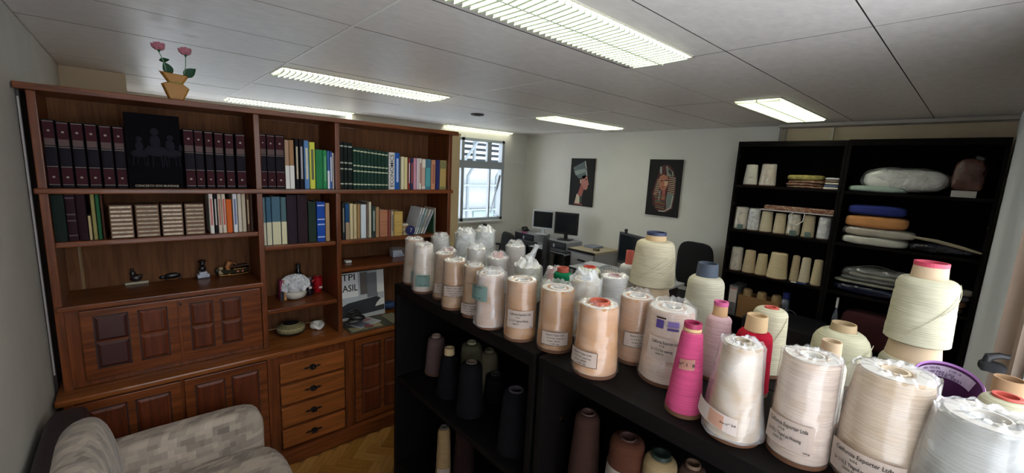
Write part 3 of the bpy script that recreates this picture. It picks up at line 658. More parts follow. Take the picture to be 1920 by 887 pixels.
for i in range(n+1):
    u = i/n; yy = -.085+.17*u; hw = .026*math.sin(math.pi*min(1, max(.06, u)))**.5+.003; zz = .012*abs(2*u-1)**3
    rows.append([bm.verts.new((sx*hw*k, yy, z+zz)) for sx, k, z in ((-1, 1, .034), (-1, .8, .012), (0, 0, .002), (1, .8, .012), (1, 1, .034))])
for a, b in zip(rows, rows[1:]):
    for i in range(4): bm.faces.new((a[i], a[i+1], b[i+1], b[i]))
    bm.faces.new((a[0], b[0], b[4], a[4]))
obj('hull', bm, mat('dark green enamel', '2a2a1a', .4), t, smooth=True)
bm = bmesh.new(); tube(bm, [(.027, -.075, .006), (.03, 0, .004), (.027, .075, .006)], .0022, 6); tube(bm, [(.024, .0, .034), (.026, .06, .036)], .0022, 6); obj('gilt_rail', bm, GOLD, t)
for yy in (.02, .045): obj('medallion', sphere(bmesh.new(), (.029, yy, .02), .007, (.3, 1, 1), 10, 8), mat('copper red enamel', 'a35b42', .4), t, smooth=True)
bm = bmesh.new(); tube(bm, [(.01, -.02, .0), (.012, -.024, .03), (.012, -.03, .055), (.012, -.02, .075), (.012, .0, .074)], [.009, .012, .013, .016, .004], 10); tube(bm, [(.012, -.012, .078), (.012, .012, .066), (.012, .016, .05)], .003, 6); obj('cobra_prow', bm, mat('terracotta gold', '9a6234', .45), t, smooth=True)
bm = bmesh.new(); sphere(bm, (.008, -.062, .043), .014, (1, 1, .9)); box(bm, -.004, .018, -.074, -.05, .01, .036, .003); obj('deck_house', bm, mat('cream and brown deck house', '8f7a5c', .5, noise_amt=.4, nscale=50), t, smooth=True)
B('canopy', mat('dark umber roof', '3c2a1c', .5), t, -.02, .02, .01, .075, .05, .056, bev=.002)
# middle bay
zs = .9765
p = at(557, 561, z=zs)
t = thing('ruffled_vase', p+Vector((-.035, 0, 0)), 'white ceramic bowl topped with a ruffled white flower ball', 'vase'); t.scale = (1.15, 1.15, 1.15)
obj('bowl', lathe([(0, 0), (.03, 0), (.045, .006), (.056, .02), (.058, .034), (.05, .042), (0, .042)], 28), mat('ivory ceramic', 'd3cdc2', .3), t, smooth=True)
bm = bmesh.new(); random.seed(3)
for i in range(90):
    u = random.uniform(-.15, 1); a = random.uniform(0, 2*math.pi); rr = math.sqrt(max(0, 1-u*u)); c = Vector((rr*math.cos(a)*.062, rr*math.sin(a)*.068, .075+u*.047))
    nrm = (c-Vector((0, 0, .07))).normalized(); q = nrm.to_track_quat('Z', 'Y').to_matrix().to_4x4()
    b2 = lathe([(.003, 0), (.012, .006), (.017, .014), (.0185, .015), (.012, .003)], 8, fn=lambda an, r, z, i=i: (r*(1+.25*math.sin(4*an+i)), z)); xform(b2, Matrix.Translation(c-nrm*.008) @ q)
    me = bpy.data.meshes.new('x'); b2.to_mesh(me); b2.free(); bm.from_mesh(me); bpy.data.meshes.remove(me)
sphere(bm, (0, 0, .072), .05, (1, 1.1, .85)); obj('ruffled_flower_ball', bm, mat('white petals', 'e2e3e6', .5), t, smooth=True)
p = at(531, 549, z=zs); t = thing('book', Vector((-2.82, at(531, 540, x=-2.82).y, zs)), 'small pink and orange striped book standing left of the ruffled vase', 'book')
B('cover', mat('magenta cover', '8c2450', .5), t, -.06, 0, -.018, .004, 0, .125); B('orange_spine', mat('orange cover', 'c58a4a', .5), t, -.06, .0005, .005, .017, 0, .127)
B('dark_foot', BPLAST, t, -.05, .002, -.017, .004, 0, .06)
p = at(560, 540, z=zs); t = thing('bottle', Vector((-2.90, at(560, 530, x=-2.9).y, zs)), 'tall black glass bottle standing behind the ruffled white vase', 'bottle')
obj('body', lathe([(0, 0), (.033, 0), (.035, .004), (.035, .11), (.03, .13), (.014, .155), (.013, .19)], 24), mat('black glass', '0b0c0c', .12), t, smooth=True); obj('cap', lathe([(.0145, .175), (.0145, .205), (0, .206)], 20), BPLAST, t)
p = at(580, 545, z=zs); t = thing('bottle', Vector((-2.86, at(580, 530, x=-2.86).y, zs)), 'small dark bottle with grey cap between the vase and red cup', 'bottle')
obj('body', lathe([(0, 0), (.02, 0), (.021, .003), (.021, .075), (.01, .092), (.01, .1)], 20), mat('smoked glass', '1c1720', .15), t, smooth=True); obj('cap', sphere(bmesh.new(), (0, 0, .108), .013), mat('grey glass stopper', '6a6670', .2), t, smooth=True); B('bottle_label', PAPER, t, .0195, .0215, -.008, .008, .045, .06)
p = at(599, 549, z=zs); t = thing('cup', p+Vector((-.03, 0, 0)), 'tall red plastic cup with small white sticker on the middle shelf', 'cup')
REDC = mat('glossy red plastic', 'a3161f', .3)
obj('body', lathe([(0, 0), (.02, 0), (.022, .003), (.023, .03), (.027, .05), (.031, .105), (.029, .105), (.024, .05), (.019, .006), (0, .006)], 28), REDC, t, smooth=True)
bm = tube(bmesh.new(), [(.01, -.024, .03), (.012, -.04, .045), (.012, -.042, .075), (.01, -.028, .09)], .005); obj('handle', bm, REDC, t, smooth=True); B('sticker', mat('cream sticker', 'd8c6b8', .5), t, .022, .0265, -.0, .02, .03, .042)
zs = .7455
p = at(549, 628, z=zs)
t = thing('lidded_basket', p+Vector((-.04, 0, 0)), 'low round olive and black lidded basket on the counter', 'basket')
OL = mat('woven olive straw', '7d7550', .7, noise_amt=.35, nscale=120, bump=.3, bscale=150)
obj('body', lathe([(0, 0), (.05, 0), (.075, .012), (.082, .03), (.076, .045), (0, .045)], 40), OL, t, smooth=True); obj('base_band', lathe([(.055, .0005), (.078, .010), (.0835, .02), (.079, .02), (.05, .0008)], 40), BPLAST, t)
obj('lid', lathe([(.08, .045), (.072, .056), (.045, .068), (0, .072), (0, .066), (.07, .044)], 40), OL, t, smooth=True)
bm = lathe([(.0815, .043), (.083, .046), (.0815, .049), (.079, .046)], 40); obj('rim', bm, mat('pale cord', 'b3a682', .6), t); obj('rim', lathe([(.05, .066), (.052, .069), (.049, .070), (.047, .067)], 40), mat('pale cord', 'b3a682', .6), t); obj('dark_top', lathe([(.047, .0705), (.02, .0735), (0, .074)], 30), BPLAST, t)
p = at(599, 619, z=zs)
t = thing('ashtray', p+Vector((-.045, 0, 0)), 'round white ceramic ashtray with a cut-out front beside the lidded basket', 'ashtray')
def af(a, r, z):
    d = abs((a+math.pi) % (2*math.pi)-math.pi); k = max(0, 1-(d/.6)**2); return (r, z-(.018*k if z > .02 else 0))
obj('body', lathe([(0, .002), (.025, 0), (.042, .01), (.047, .022), (.042, .038), (.034, .042), (.027, .038), (.022, .02), (.018, .01), (0, .009)], 40, fn=af), mat('white glazed ceramic', 'd2cfc8', .25), t, smooth=True)
# right bay, lower shelf
p = at(652, 492, z=1.1725); t = tag(obj('soap_box', bx(-.02, .02, -.02, .02, 0, .014, .003), WHITE, None, loc=p), 'tiny white box lying at left of the right lower shelf', 'box')
p = at(750, 482, z=1.1725)
t = thing('clear_boxes', p+Vector((-.04, 0, 0)), 'clear plastic bag of small cases behind the leftmost yarn cones', 'bag')
for k in range(3): B('case', mat('pale blue case', 'b0b8cc', .3), t, -.03, .03, -.05, .04-.01*k, .002+k*.016, .016+k*.016)
obj('bag', pillow(.1, .13, .075, 4, .008), WRAP, t, smooth=True)
# poster leaning, BRASIL
xp = XBK+.12
pa = at(646, 580, x=xp); pb = at(722, 566, x=xp)
wv = pb.y-pa.y+.07; hv = at(700, 505, x=xp).z-.7455-.012
t = thing('poster_card', (xp, pb.y-wv/2, .7465), 'glossy photo board lettered UTPI BRASIL leaning in the bookcase', 'poster'); t.rotation_euler.y = -R(5)
B('board', mat('pale photo print', 'c2c9ce', .25), t, -.005, 0, -wv/2, wv/2, 0, hv)
def flat(name, m, y0, y1, z0, z1, dx=.0006): return B(name, m, t, 0, dx, y0, y1, z0, z1)
g1, g2, g3 = mat('print dark grey', '34383e', .3), mat('print mid grey', '787d84', .3), mat('print light', 'eceeee', .3)
flat('printed_sign', g3, -wv/2+.005, -wv/2+.175, hv*.48, hv*.99); flat('printed_shape', mat('print brown grey', '6b6564', .3), -wv/2+.19, -wv/2+.245, hv*.5, hv*.98); flat('printed_shape', g2, -wv/2+.24, wv/2-.05, hv*.42, hv*.95)
flat('printed_shape', g3, wv/2-.055, wv/2-.003, hv*.5, hv*.99, .0008)
bm = bmesh.new(); prism(bm, [(-wv/2+.01, hv*.05), (wv/2-.004, hv*.1), (wv/2-.004, hv*.32), (wv/2-.06, hv*.42), (-wv/2+.1, hv*.36), (-wv/2+.01, hv*.25)], 0, .0012); xform(bm, Matrix(((0, 0, 1, 0), (1, 0, 0, 0), (0, 1, 0, 0), (0, 0, 0, 1)))); obj('printed_car', bm, g1, t)
bm = bmesh.new(); prism(bm, [(wv/2-.075, hv*.2), (wv/2-.004, hv*.22), (wv/2-.004, hv*.36), (wv/2-.03, hv*.36), (wv/2-.06, hv*.28)], .0012, .0016); xform(bm, Matrix(((0, 0, 1, 0), (1, 0, 0, 0), (0, 1, 0, 0), (0, 0, 0, 1)))); obj('printed_highlight', bm, g3, t)
RM = Matrix(((0, 0, 1, 0), (1, 0, 0, 0), (0, 1, 0, 0), (0, 0, 0, 1)))
for s_, z_, w_ in (('BRASIL', .67, .17), ('UTPI', .9, .14)):
    bm = bmesh.new(); text_flat(bm, s_, .066, Matrix.Translation((.002, -wv/2+.085, hv*z_)) @ RM, width=w_); obj('lettering', bm, INK, t)
# flat things on the counter
p0 = at(646, 632, x=XC-.02)
t = thing('desk_mat', (-2.72, 1.19, .7455), 'olive green patterned mat lying on the right end of the counter', 'mat')
B('mat', mat('olive patterned mat', '4c4d40', .5, noise_amt=.5, nscale=30), t, -.1, .115, -.205, .19, 0, .008, bev=.002); B('cream_corner', mat('cream print', 'a39a78', .5), t, .03, .105, -.195, .02, .008, .0087); B('border', mat('pale border', '8d8b72', .5), t, -.09, .10, .09, .18, .008, .0088)
t = thing('magazine', (-2.73, 1.13, .7555), 'open white and blue brochure lying on the olive mat', 'magazine', rz=.35)
B('paper', mat('brochure paper', 'c9ccd2', .3), t, -.07, .07, -.1, .08, 0, .005); B('photo', mat('blue grey print', '6c7488', .3), t, -.05, .06, -.09, -.01, .005, .0056); B('pink_photo', mat('pinkish print', 'a87d80', .3), t, -.06, .0, .0, .06, .005, .0056)
t = thing('cable_coil', (-2.70, 1.045, .763), 'tangled black cable coil lying on the brochure by the divider', 'cable'); t.scale = (1.3, 1.3, 1.3)
bm = bmesh.new(); random.seed(5)
for k in range(5):
    cx, cy, rr, ti = random.uniform(-.01, .01), random.uniform(-.01, .01), random.uniform(.028, .045), random.uniform(-.5, .5)
    tube(bm, [(cx+rr*math.cos(a)*.9, cy+rr*math.sin(a), .03+k*.009+math.sin(a)*rr*ti*.6) for a in [2*math.pi*i/20 for i in range(20)]], .0045, 6, closed=True)
obj('cable', bm, BPLAST, t, smooth=True)
obj('red_plug', tube(bmesh.new(), [(.05, .03, .006), (.07, .07, .005)], .006), mat('dull red plastic', '7c2a30', .4), t)
p = at(735, 580, z=.757); t = thing('blue_cap', p+Vector((-.05, 0, 0)), 'dark blue rounded pouch on the mat behind the shelf corner', 'pouch')
obj('body', pillow(.08, .1, .05, 3, .006), mat('dark blue cloth', '22406c', .5), t, smooth=True)

# vase with roses on the bookcase top
vp = Vector((-2.70, at(331, 188, x=-2.70).y, 2.1125))
t = thing('rose_vase', vp, 'flat faceted tan vase with two pink artificial roses on the bookcase', 'vase')
TERR = mat('tan painted wood', 'a8742a', .5, noise_amt=.08)
pr = [(-.026, 0), (.026, 0), (.056, .075), (.028, .098), (.056, .148), (.0, .150), (-.056, .156), (-.026, .102), (-.054, .088), ]
vh = .82
bm = prism(bmesh.new(), [(a*.92, b*vh) for a, b in pr], -.02, .02); xform(bm, RM); bmesh.ops.bevel(bm, geom=bm.edges[:], offset=.004, segments=1, affect='EDGES'); obj('body', bm, TERR, t)
obj('collar', tube(bmesh.new(), [(.021, -.024, .083), (.022, 0, .079), (.021, .026, .08)], .003, 6), mat('olive cord', '8a8a34', .5), t)
GRN = mat('dark artificial leaf', '14532e', .5); STM = mat('pale green stem', '7c9a80', .5); PNK = mat('dusty pink petal', 'b06a78', .6); 
def rose(y0, z0, y1, z1):
    bm = tube(bmesh.new(), [(0, y0, z0), (.004, (y0+y1)/2+.004, (z0+z1)/2), (0, y1, z1)], .0022, 6); obj('stem', bm, STM, t)
    obj('calyx', lathe([(.001, -.004), (.005, .004), (.011, .014), (.013, .024), (.002, .02)], 10, cx=0, cy=y1, cz=z1), GRN, t, smooth=True)
    bm = bmesh.new()
    for k, (r, h) in enumerate(((.008, .04), (.014, .042), (.02, .040), (.026, .034))):
        lathe([(r*.5, .010), (r*.95, .018), (r, h-.008), (r*1.05, h)], 15, bm=bm, cy=y1, cz=z1, fn=lambda a, rr, z, k=k: (rr*(1+.13*math.sin(3*a+k*2)), z+.003*math.sin(5*a+k)))
    obj('flower', bm, PNK, t, smooth=True)
def leaf(y, z, L, wd, ang, nm='leaf'):
    bm = bmesh.new(); n = 8; L_ = []; M_ = []; R_ = []
    for i in range(n+1):
        u = i/n; w = wd*math.sin(math.pi*u**.8)+.0005; L_.append(bm.verts.new((.004, -w, u*L))); M_.append(bm.verts.new((0, 0, u*L))); R_.append(bm.verts.new((.004, w, u*L)))
    for i in range(n): bm.faces.new((L_[i], M_[i], M_[i+1], L_[i+1])); bm.faces.new((M_[i], R_[i], R_[i+1], M_[i+1]))
    bmesh.ops.solidify(bm, geom=bm.faces[:], thickness=.0015)
    xform(bm, Matrix.Translation((0, y, z)) @ Matrix.Rotation(ang, 4, 'X')); obj(nm, bm, GRN, t, smooth=True)
k = 1/.75
rose(-.03, .125, -.052, .215); rose(.034, .12, .048, .213)
leaf(-.012, .118, .062, .020, .45); leaf(.034, .118, .068, .021, -.85); leaf(-.055, .176, .042, .010, -1.3, 'leaf')

# ------------------------------------------------------------------ black shelving
XM = [(-1.722, -.815), (-.805, .088)]
def shelving(nm, label, yf, depth, ztop, shelves, mods, apron=.045, back=True, recess=.0):
    t = thing(nm, (0, yf, 0), label, 'shelving unit')
    x0, x1 = mods; th = .022
    def Q(n, *a, m=BLK, bev=.0015): return obj(n, bx(*a, bev=bev), m, t)
    Q('side_panel', x0, x0+th, .001, depth, 0, ztop-.022); Q('side_panel', x1-th, x1, .001, depth, 0, ztop-.022)
    Q('top_board', x0, x1, 0, depth, ztop-.022, ztop); Q('front_rail', x0+th, x1-th, .001, .02, ztop-apron, ztop-.022)
    for z in shelves: Q('shelf_board', x0+th, x1-th, .006, depth-.01, z-.024, z)
    if back: Q('back_panel', x0+.004, x1-.004, depth-.008, depth-.002, .02, ztop-.022, m=BLKI, bev=0)
    Q('plinth', x0+th, x1-th, .02, .036, 0, .07)
    return t
def cam_locks(t, x, ys, zs_):
    for y in ys:
        for z in zs_:
            bm = lathe([(0, 0), (.008, 0), (.008, .002), (.004, .0025), (.0, .0015)], 14); xform(bm, Matrix.Translation((x, y, z)) @ Matrix.Rotation(R(90), 4, 'Y')); obj('cam_lock', bm, BRASS, t, smooth=True)
ZT = 1.32
YF = .85
s1 = shelving('yarn_shelf', 'low black yarn shelf in the foreground, left unit facing the armchair', YF, .355, ZT, [.875, .43], (-1.722, -.812))
s2 = shelving('yarn_shelf', 'low black yarn shelf in the foreground, right unit under the pink cone', YF, .355, ZT, [.875, .43], (-.795, .11))
s3 = shelving('yarn_shelf', 'low black shelf standing back to back behind the left foreground unit', YF+.36, .355, ZT, [.875, .43], (-1.722, -.812))
s4 = shelving('yarn_shelf', 'low black shelf standing back to back behind the right foreground unit', YF+.36, .355, ZT, [.875, .43], (-.795, .11))
cam_locks(s2, -.773, (.10,), (1.09, .8)); cam_locks(s2, -.773, (.25,), (1.2,))
for zz in (1.165, .88+.03):
    bm = lathe([(0, 0), (.007, 0), (.007, .002), (0, .002)], 12); xform(bm, Matrix.Translation((-1.723, .05, zz)) @ Matrix.Rotation(R(-90), 4, 'Y')); obj('screw_cap', bm, CHROME, s1)
cam_locks(s2, -.35, (.0,), ()) 
YS = 4.65
b1 = shelving('tall_shelf', 'tall black shelving at the back wall, left unit with small yarn cones', YS, .29, 2.25, [1.815, 1.355, .912, .43], (-1.742, -.842), apron=.05)
b2 = shelving('tall_shelf', 'tall black shelving at the back wall, right unit with bagged fabrics', YS, .29, 2.255, [1.812, 1.355, .912, .43], (-.838, .085), apron=.05)
cam_locks(b1, -1.72, (.02,), (2.1, 1.62, 1.15)); cam_locks(b2, .06, (.02,), (1.6,))

# ------------------------------------------------------------------ yarn cones
def cone(loc, Rb, Rt, h, label, col, tube_=None, wrap=None, lab=None, base=True, shoulder=.022, n=48, sag=0, group=None, bag=.003, face=None, name='yarn_cone', wound=.0012, bulge=0, cat='yarn cone', topdip=True, strands=0, taper=None, seed=0, wtop=0):
    """tube_=(radius, protrusion, rim colour or None, tube colour); wrap=material; lab=(kind, lines..)"""
    if seed == 0: seed = abs(hash((round(loc[0], 3), round(loc[1], 3)))) % 97
    seed = int((loc[0]*37+loc[1]*91)*10) % 97
    if wrap: shoulder = min(shoulder, .006); Rt = min(Rt*1.09, Rb*.95)
    t = thing(name, loc, uniq(label) if not group else label, cat, group)
    tr, tp, trim, tcol = tube_ or (Rt*.32, .004, None, 'b7a184')
    def rad(z): 
        u = min(1, max(0, z/(h-shoulder))); return Rb+(Rt-Rb)*u+bulge*math.sin(math.pi*u)
    z0 = .008 if base else .0005
    prof = [(.004, z0), (Rb*.93, z0)]
    N_ = 16
    for i in range(N_+1):
        z = z0+.003+(h-shoulder-z0-.003)*i/N_; prof.append((rad(z), z))
    for i in range(1, 6):
        a = i/5*math.pi/2; prof.append((Rt-shoulder*.8*(1-math.cos(a)), h-shoulder+shoulder*math.sin(a)))
    prof += [(tr+.002, h+.001), (tr*.92, h-.004)]
    if not tube_ or tp < .001: prof += [(tr*.8, h-.03), (.001, h-.03)]
    def wob(a, r, z): return (r+wound*noise.noise(Vector((math.cos(a)*2, math.sin(a)*2, z*55+seed))) if r > .02 else r, z)
    ym = yarn('yarn '+col, col)
    obj('yarn', lathe(prof, n, fn=wob), ym, t, smooth=True)
    if wrap and (not tube_ or tp < .012): obj('film_light_ring', lathe([(max(tr*1.3, Rt*.45), h+.0012), (Rt*.95, h+.0012), (Rt*.95, h+.0004), (max(tr*1.3, Rt*.45), h+.0004)], 32), mat('painted film light', 'c6c0b6', .7), t)  # pale ring paints the light reflected by the film on the yarn top
    if base: obj('cone_base', lathe([(.003, 0), (Rb*.985, 0), (Rb*.99, .009), (Rb*.93, .0095), (.003, .0095)], n), BASEB, t)
    if tube_ and tp > 0:
        km = mat('tube '+tcol, tcol, .7, noise_amt=.06); rr = tr*.94
        tt = obj('tube', lathe([(tr*1.04, h-.006), (rr, h+tp), (rr-.0035, h+tp), (tr-.006, h-.02), (tr-.006, h-.06), (.001, h-.06)], 32), km, t, smooth=True)
        if trim: obj('tube_rim', lathe([(rr+.0012, h+tp-.010), (rr+.0012, h+tp+.001), (rr-.0045, h+tp+.001), (rr-.0045, h+tp-.012)], 32), mat('rim '+trim, trim, .5), tt)
    ha = math.atan2(-loc[1], -loc[0]) if face is None else face
    if wrap:
        wtp = h+(tp if tube_ else 0)*1.0+.004
        pr = [(rad(0)*1.0+.0005, .0095), (rad(0)+bag*.8, .011)]
        for i in range(13):
            z = .012+(h-.008-shoulder*.6)*i/12; pr.append((rad(z)+bag*(1+.0*i), z))
        if tube_ and tp > .01:
            for i in range(1, 9):
                u = i/8; r_ = (Rt*.98-tr)*(1-u)**1.2+tr*1.05; pr.append((r_ if u < 1 else tr*1.02, h+tp*u+.003))
            pr += [(tr*.7, h+tp+.006+wtop), (tr*.35, h+tp+.004+wtop), (.002, h+tp-.004+wtop)]
        else:
            pr += [(Rt*.99+bag*.5, h-.002), (Rt*.93, h+.004), (Rt*.8, h+.006+wtop*.5), (Rt*.62, h+.007+wtop), (Rt*.48, h+.004+wtop), (Rt*.36, h-.004+wtop), (Rt*.22, h-.012+wtop), (.002, h-.014+wtop)]
        def crum(a, r, z):
            q = Vector((math.cos(a)*1.3, math.sin(a)*1.3, z*7+seed)); f = noise.noise(q); g = noise.noise(Vector((math.cos(a)*2.6, math.sin(a)*2.6, z*3+seed*2)))
            top = z > h-.004
            k = (bag*.8)*(f+.3*g)+ (0 if not top else 0)
            zz = z+((.004+wtop*.3)*g+.003*math.sin(13*a+seed+r*150)) if top and r > .004 else z
            return (max(.002, r+(k if r > .02 else 0)+(.003*g if top else 0)), max(zz, .0012))
        w_ = obj('plastic_wrap', lathe(pr, 56, fn=crum), wrap, t, smooth=True)
    def patch(name, m, a0, a1, za, zb, off, seg=12, mode='o', tilt=0):
        bm = bmesh.new(); V = []
        for i in range(seg+1):
            a = a0+(a1-a0)*i/seg; V.append([bm.verts.new(((rad(z)+off)*math.cos(ha+a), (rad(z)+off)*math.sin(ha+a), z)) for z in (za+tilt*(i/seg-.5), (za+zb)/2+tilt*(i/seg-.5), zb+tilt*(i/seg-.5))])
        for i in range(seg):
            for j in range(2): bm.faces.new((V[i][j], V[i+1][j], V[i+1][j+1], V[i][j+1]))
        bmesh.ops.solidify(bm, geom=bm.faces[:], thickness=.0003)
        return obj(name, bm, m, t)
    def lines(par, items, off):
        bm = bmesh.new()
        for (s, a, z, size, width, sl) in items:
            vs, fs = text_geo(s, size); w = max(v.x for v in vs)-min(v.x for v in vs); k = width/w if width else 1
            nv = []
            for v in vs:
                zz = z+v.y+v.x*k*sl; aa = ha+a+v.x*k/(rad(zz)+off); nv.append(bm.verts.new(((rad(zz)+off)*math.cos(aa), (rad(zz)+off)*math.sin(aa), zz)))
            for f in fs:
                try: bm.faces.new([nv[i] for i in f])
                except ValueError: pass
        return obj('label_text', bm, INK, par)
    off = (bag*2.0 if wrap else 0)+.0015
    if lab:
        kd = lab[0]; sh = lab[1] if len(lab) > 1 else 0; kz = lab[2] if len(lab) > 2 else .055
        Rm = rad(kz)
        if kd == 'big':      # wide printed label, two bold lines
            w = min(1.55, .105/Rm); l = patch('paper_label', PINKP, sh-w/2, sh+w/2, kz-.026, kz+.030, off)
            s = 1.0
            lines(l, [('California Exporter Ltda', sh-.02, kz+.019, .011*s, Rm*w*.9, 0), ('1/16', sh-.1*w, kz+.0085, .007, .012, 0), ('2x 1/15.5 Tinged pa Weaving', sh-.06*w, kz-.0025, .0095*s, Rm*w*.8, 0), ('2000 N', sh-.15*w, kz-.0125, .007, .02, 0), ('2kg', sh+.4*w, kz-.0225, .005, .012, 0)], off+.0008)
        elif kd == 'box':    # bordered label
            w = min(1.7, .075/Rm); l = patch('paper_label', PINKP, sh-w/2, sh+w/2, kz-.020, kz+.022, off)
            for a0, a1, z0_, z1_ in ((sh-w/2, sh+w/2, kz-.020, kz-.0188), (sh-w/2, sh+w/2, kz+.0208, kz+.022), (sh-w/2, sh-w/2+.02, kz-.02, kz+.022), (sh+w/2-.02, sh+w/2, kz-.02, kz+.022)): 
                q = patch('border', INK, a0, a1, z0_, z1_, off+.0006); q.parent = l
            lines(l, [('Export Type Ltda', sh, kz+.013, .007, Rm*w*.75, 0), ('1/15.5 for weaving', sh, kz+.003, .006, Rm*w*.7, 0), ('Lote 2000', sh-.05, kz-.006, .006, Rm*w*.5, 0), ('1,05 kg', sh, kz-.014, .005, Rm*w*.35, 0)], off+.0009)
        elif kd == 'teal':
            w = .05/Rm; l = patch('teal_label', TEAL, sh-w/2, sh+w/2, kz-.026, kz+.024, off)
            lines(l, [('FIO TEX', sh, kz+.018, .007, .035, 0), ('lote 22', sh, kz-.018, .006, .03, 0)], off+.0009)
        elif kd == 'tape':
            l = patch('masking_tape', mat('masking tape', 'c08a7a', .6), sh-.55, sh+.55, kz-.012, kz+.012, off, tilt=.004)
            lines(l, [('nº 1  8', sh, kz, .010, .035, 0)], off+.0009)
        elif kd == 'strip':
            l = patch('paper_label', PAPER, sh-.95, sh+.55, kz-.017, kz+.017, off+.002, tilt=-.012)
            q = patch('paper_patch', mat('peach paper', 'd3a68e', .6), sh-.28, sh+.18, kz-.016, kz+.013, off+.0028, tilt=-.006); q.parent = l
            lines(l, [('fio nº 24', sh+.3, kz-.002, .006, .03, 0)], off+.004)
        elif kd == 'sleeve':
            l = patch('paper_sleeve', mat('off white paper sleeve', 'b5aaa0', .7), sh-1.9, sh+1.9, .02, h*.74, off, seg=30)
            lines(l, [('COR 22', sh, h*.45, .012, .05, 0), ('LOTE 15', sh, h*.36, .009, .04, 0)], off+.0008)
        elif kd == 'small':
            l = patch('paper_label', PAPER, sh-.3, sh+.3, kz-.012, kz+.012, off); lines(l, [('24/2', sh, kz, .008, .02, 0)], off+.0008)
        elif kd == 'bigstamp':
            w = 1.25; l = patch('paper_label', PINKP, sh-w/2, sh+w/2, kz-.03, kz+.028, off)
            lines(l, [('California Exporter Ltda', sh, kz+.017, .011, Rm*w*.88, 0), ('1/16', sh-.1, kz+.0075, .007, .012, 0), ('2x 1/15.5 for weaving', sh-.1, kz-.004, .010, Rm*w*.7, 0), ('2000 N', sh-.15, kz-.014, .007, .02, 0)], off+.0008)
            l2 = patch('purple_stamp', PURP, sh-.40, sh-.12, .158, .180, off+.001); l3 = patch('purple_stamp', PURP, sh+.02, sh+.42, .156, .162, off+.001); patch('stamp_print', mat('faded violet print', '8d7bb5', .6), sh+.02, sh+.42, .165, .180, off+.001); patch('stamp_print', INK, sh-.42, sh-.06, .183, .187, off+.001)
    if strands:
        bm = bmesh.new(); random.seed(seed)
        for k in range(strands):
            za, zb, a0 = random.uniform(.02, h*.5), random.uniform(h*.6, h-.006), random.uniform(-1.0, .6); pts = []
            for i in range(22):
                u = i/21; z = za+(zb-za)*u; a = a0+1.5*u; pts.append(((rad(z)+.0022)*math.cos(ha+a), (rad(z)+.0022)*math.sin(ha+a), z))
            tube(bm, pts, .0008, 5)
        obj('loose_strand', bm, ym, t)
    return t
TAN, PEACH, CREAM, GREYC, OFFW = 'c2a079', 'cda57e', 'c9c2a6', 'cfcbbd', 'd3ccbf'
def ctr(px, py, Rb):
    p = at(px, py, z=ZT); d = Vector((p.x, p.y, 0)).normalized(); return Vector((p.x, p.y, 0))+d*Rb+Vector((0, 0, ZT+.0005))
def hgt(c, px, py):   # height of a point on the vertical axis of a cone that shows at px, py
    d = fw + rt*(px-960)/FPX - up*(py-443.5)/FPX; t = math.hypot(c.x, c.y)/math.hypot(d[0], d[1]); return (CAM+t*d)[2]-c.z
KW = {}
def fc(px, yb, Rb, Rt, pxt, yt, label, col, **k):
    K = 1/math.sqrt(1+((px-960)/FPX)**2); Rb *= K; Rt *= K
    if k.get('tube_'): q = list(k['tube_']); q[0] *= K; k['tube_'] = tuple(q)
    c = ctr(px, yb, Rb); h = hgt(c, pxt, yt); 
    tp = k.get('tube_')[1] if k.get('tube_') else 0
    return cone(c, Rb, Rt, h-tp, label, col, **k)
# front row, left to right
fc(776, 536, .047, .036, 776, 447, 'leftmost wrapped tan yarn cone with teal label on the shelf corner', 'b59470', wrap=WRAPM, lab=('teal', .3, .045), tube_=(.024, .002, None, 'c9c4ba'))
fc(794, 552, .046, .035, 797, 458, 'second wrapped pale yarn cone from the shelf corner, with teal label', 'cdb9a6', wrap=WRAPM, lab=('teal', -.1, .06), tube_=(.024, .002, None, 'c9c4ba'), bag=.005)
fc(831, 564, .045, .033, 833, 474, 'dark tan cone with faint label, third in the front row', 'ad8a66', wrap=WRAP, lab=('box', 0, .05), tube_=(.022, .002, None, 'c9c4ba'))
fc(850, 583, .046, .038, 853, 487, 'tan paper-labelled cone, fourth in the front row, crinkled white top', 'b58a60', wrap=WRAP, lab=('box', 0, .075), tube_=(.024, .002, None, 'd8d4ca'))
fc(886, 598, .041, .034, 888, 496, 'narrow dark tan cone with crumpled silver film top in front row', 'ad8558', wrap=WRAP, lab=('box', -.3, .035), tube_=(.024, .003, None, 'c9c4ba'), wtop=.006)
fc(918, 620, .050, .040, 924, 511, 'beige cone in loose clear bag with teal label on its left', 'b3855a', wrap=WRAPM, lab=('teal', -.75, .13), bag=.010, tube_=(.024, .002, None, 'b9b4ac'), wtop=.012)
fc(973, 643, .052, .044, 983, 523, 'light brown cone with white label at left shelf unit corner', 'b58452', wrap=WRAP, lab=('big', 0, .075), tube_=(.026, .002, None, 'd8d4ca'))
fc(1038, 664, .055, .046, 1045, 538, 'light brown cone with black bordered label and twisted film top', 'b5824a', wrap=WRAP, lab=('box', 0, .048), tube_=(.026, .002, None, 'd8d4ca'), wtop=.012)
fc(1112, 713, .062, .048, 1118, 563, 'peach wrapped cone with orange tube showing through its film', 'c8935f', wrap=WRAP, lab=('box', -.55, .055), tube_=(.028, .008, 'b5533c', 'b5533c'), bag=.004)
fc(1183, 686, .053, .044, 1182, 552, 'peach wrapped cone standing behind the orange-tubed one', 'c4936a', wrap=WRAP, lab=('box', .3, .08), tube_=(.026, .002, None, 'd8d4ca'), bag=.005, wtop=.01)
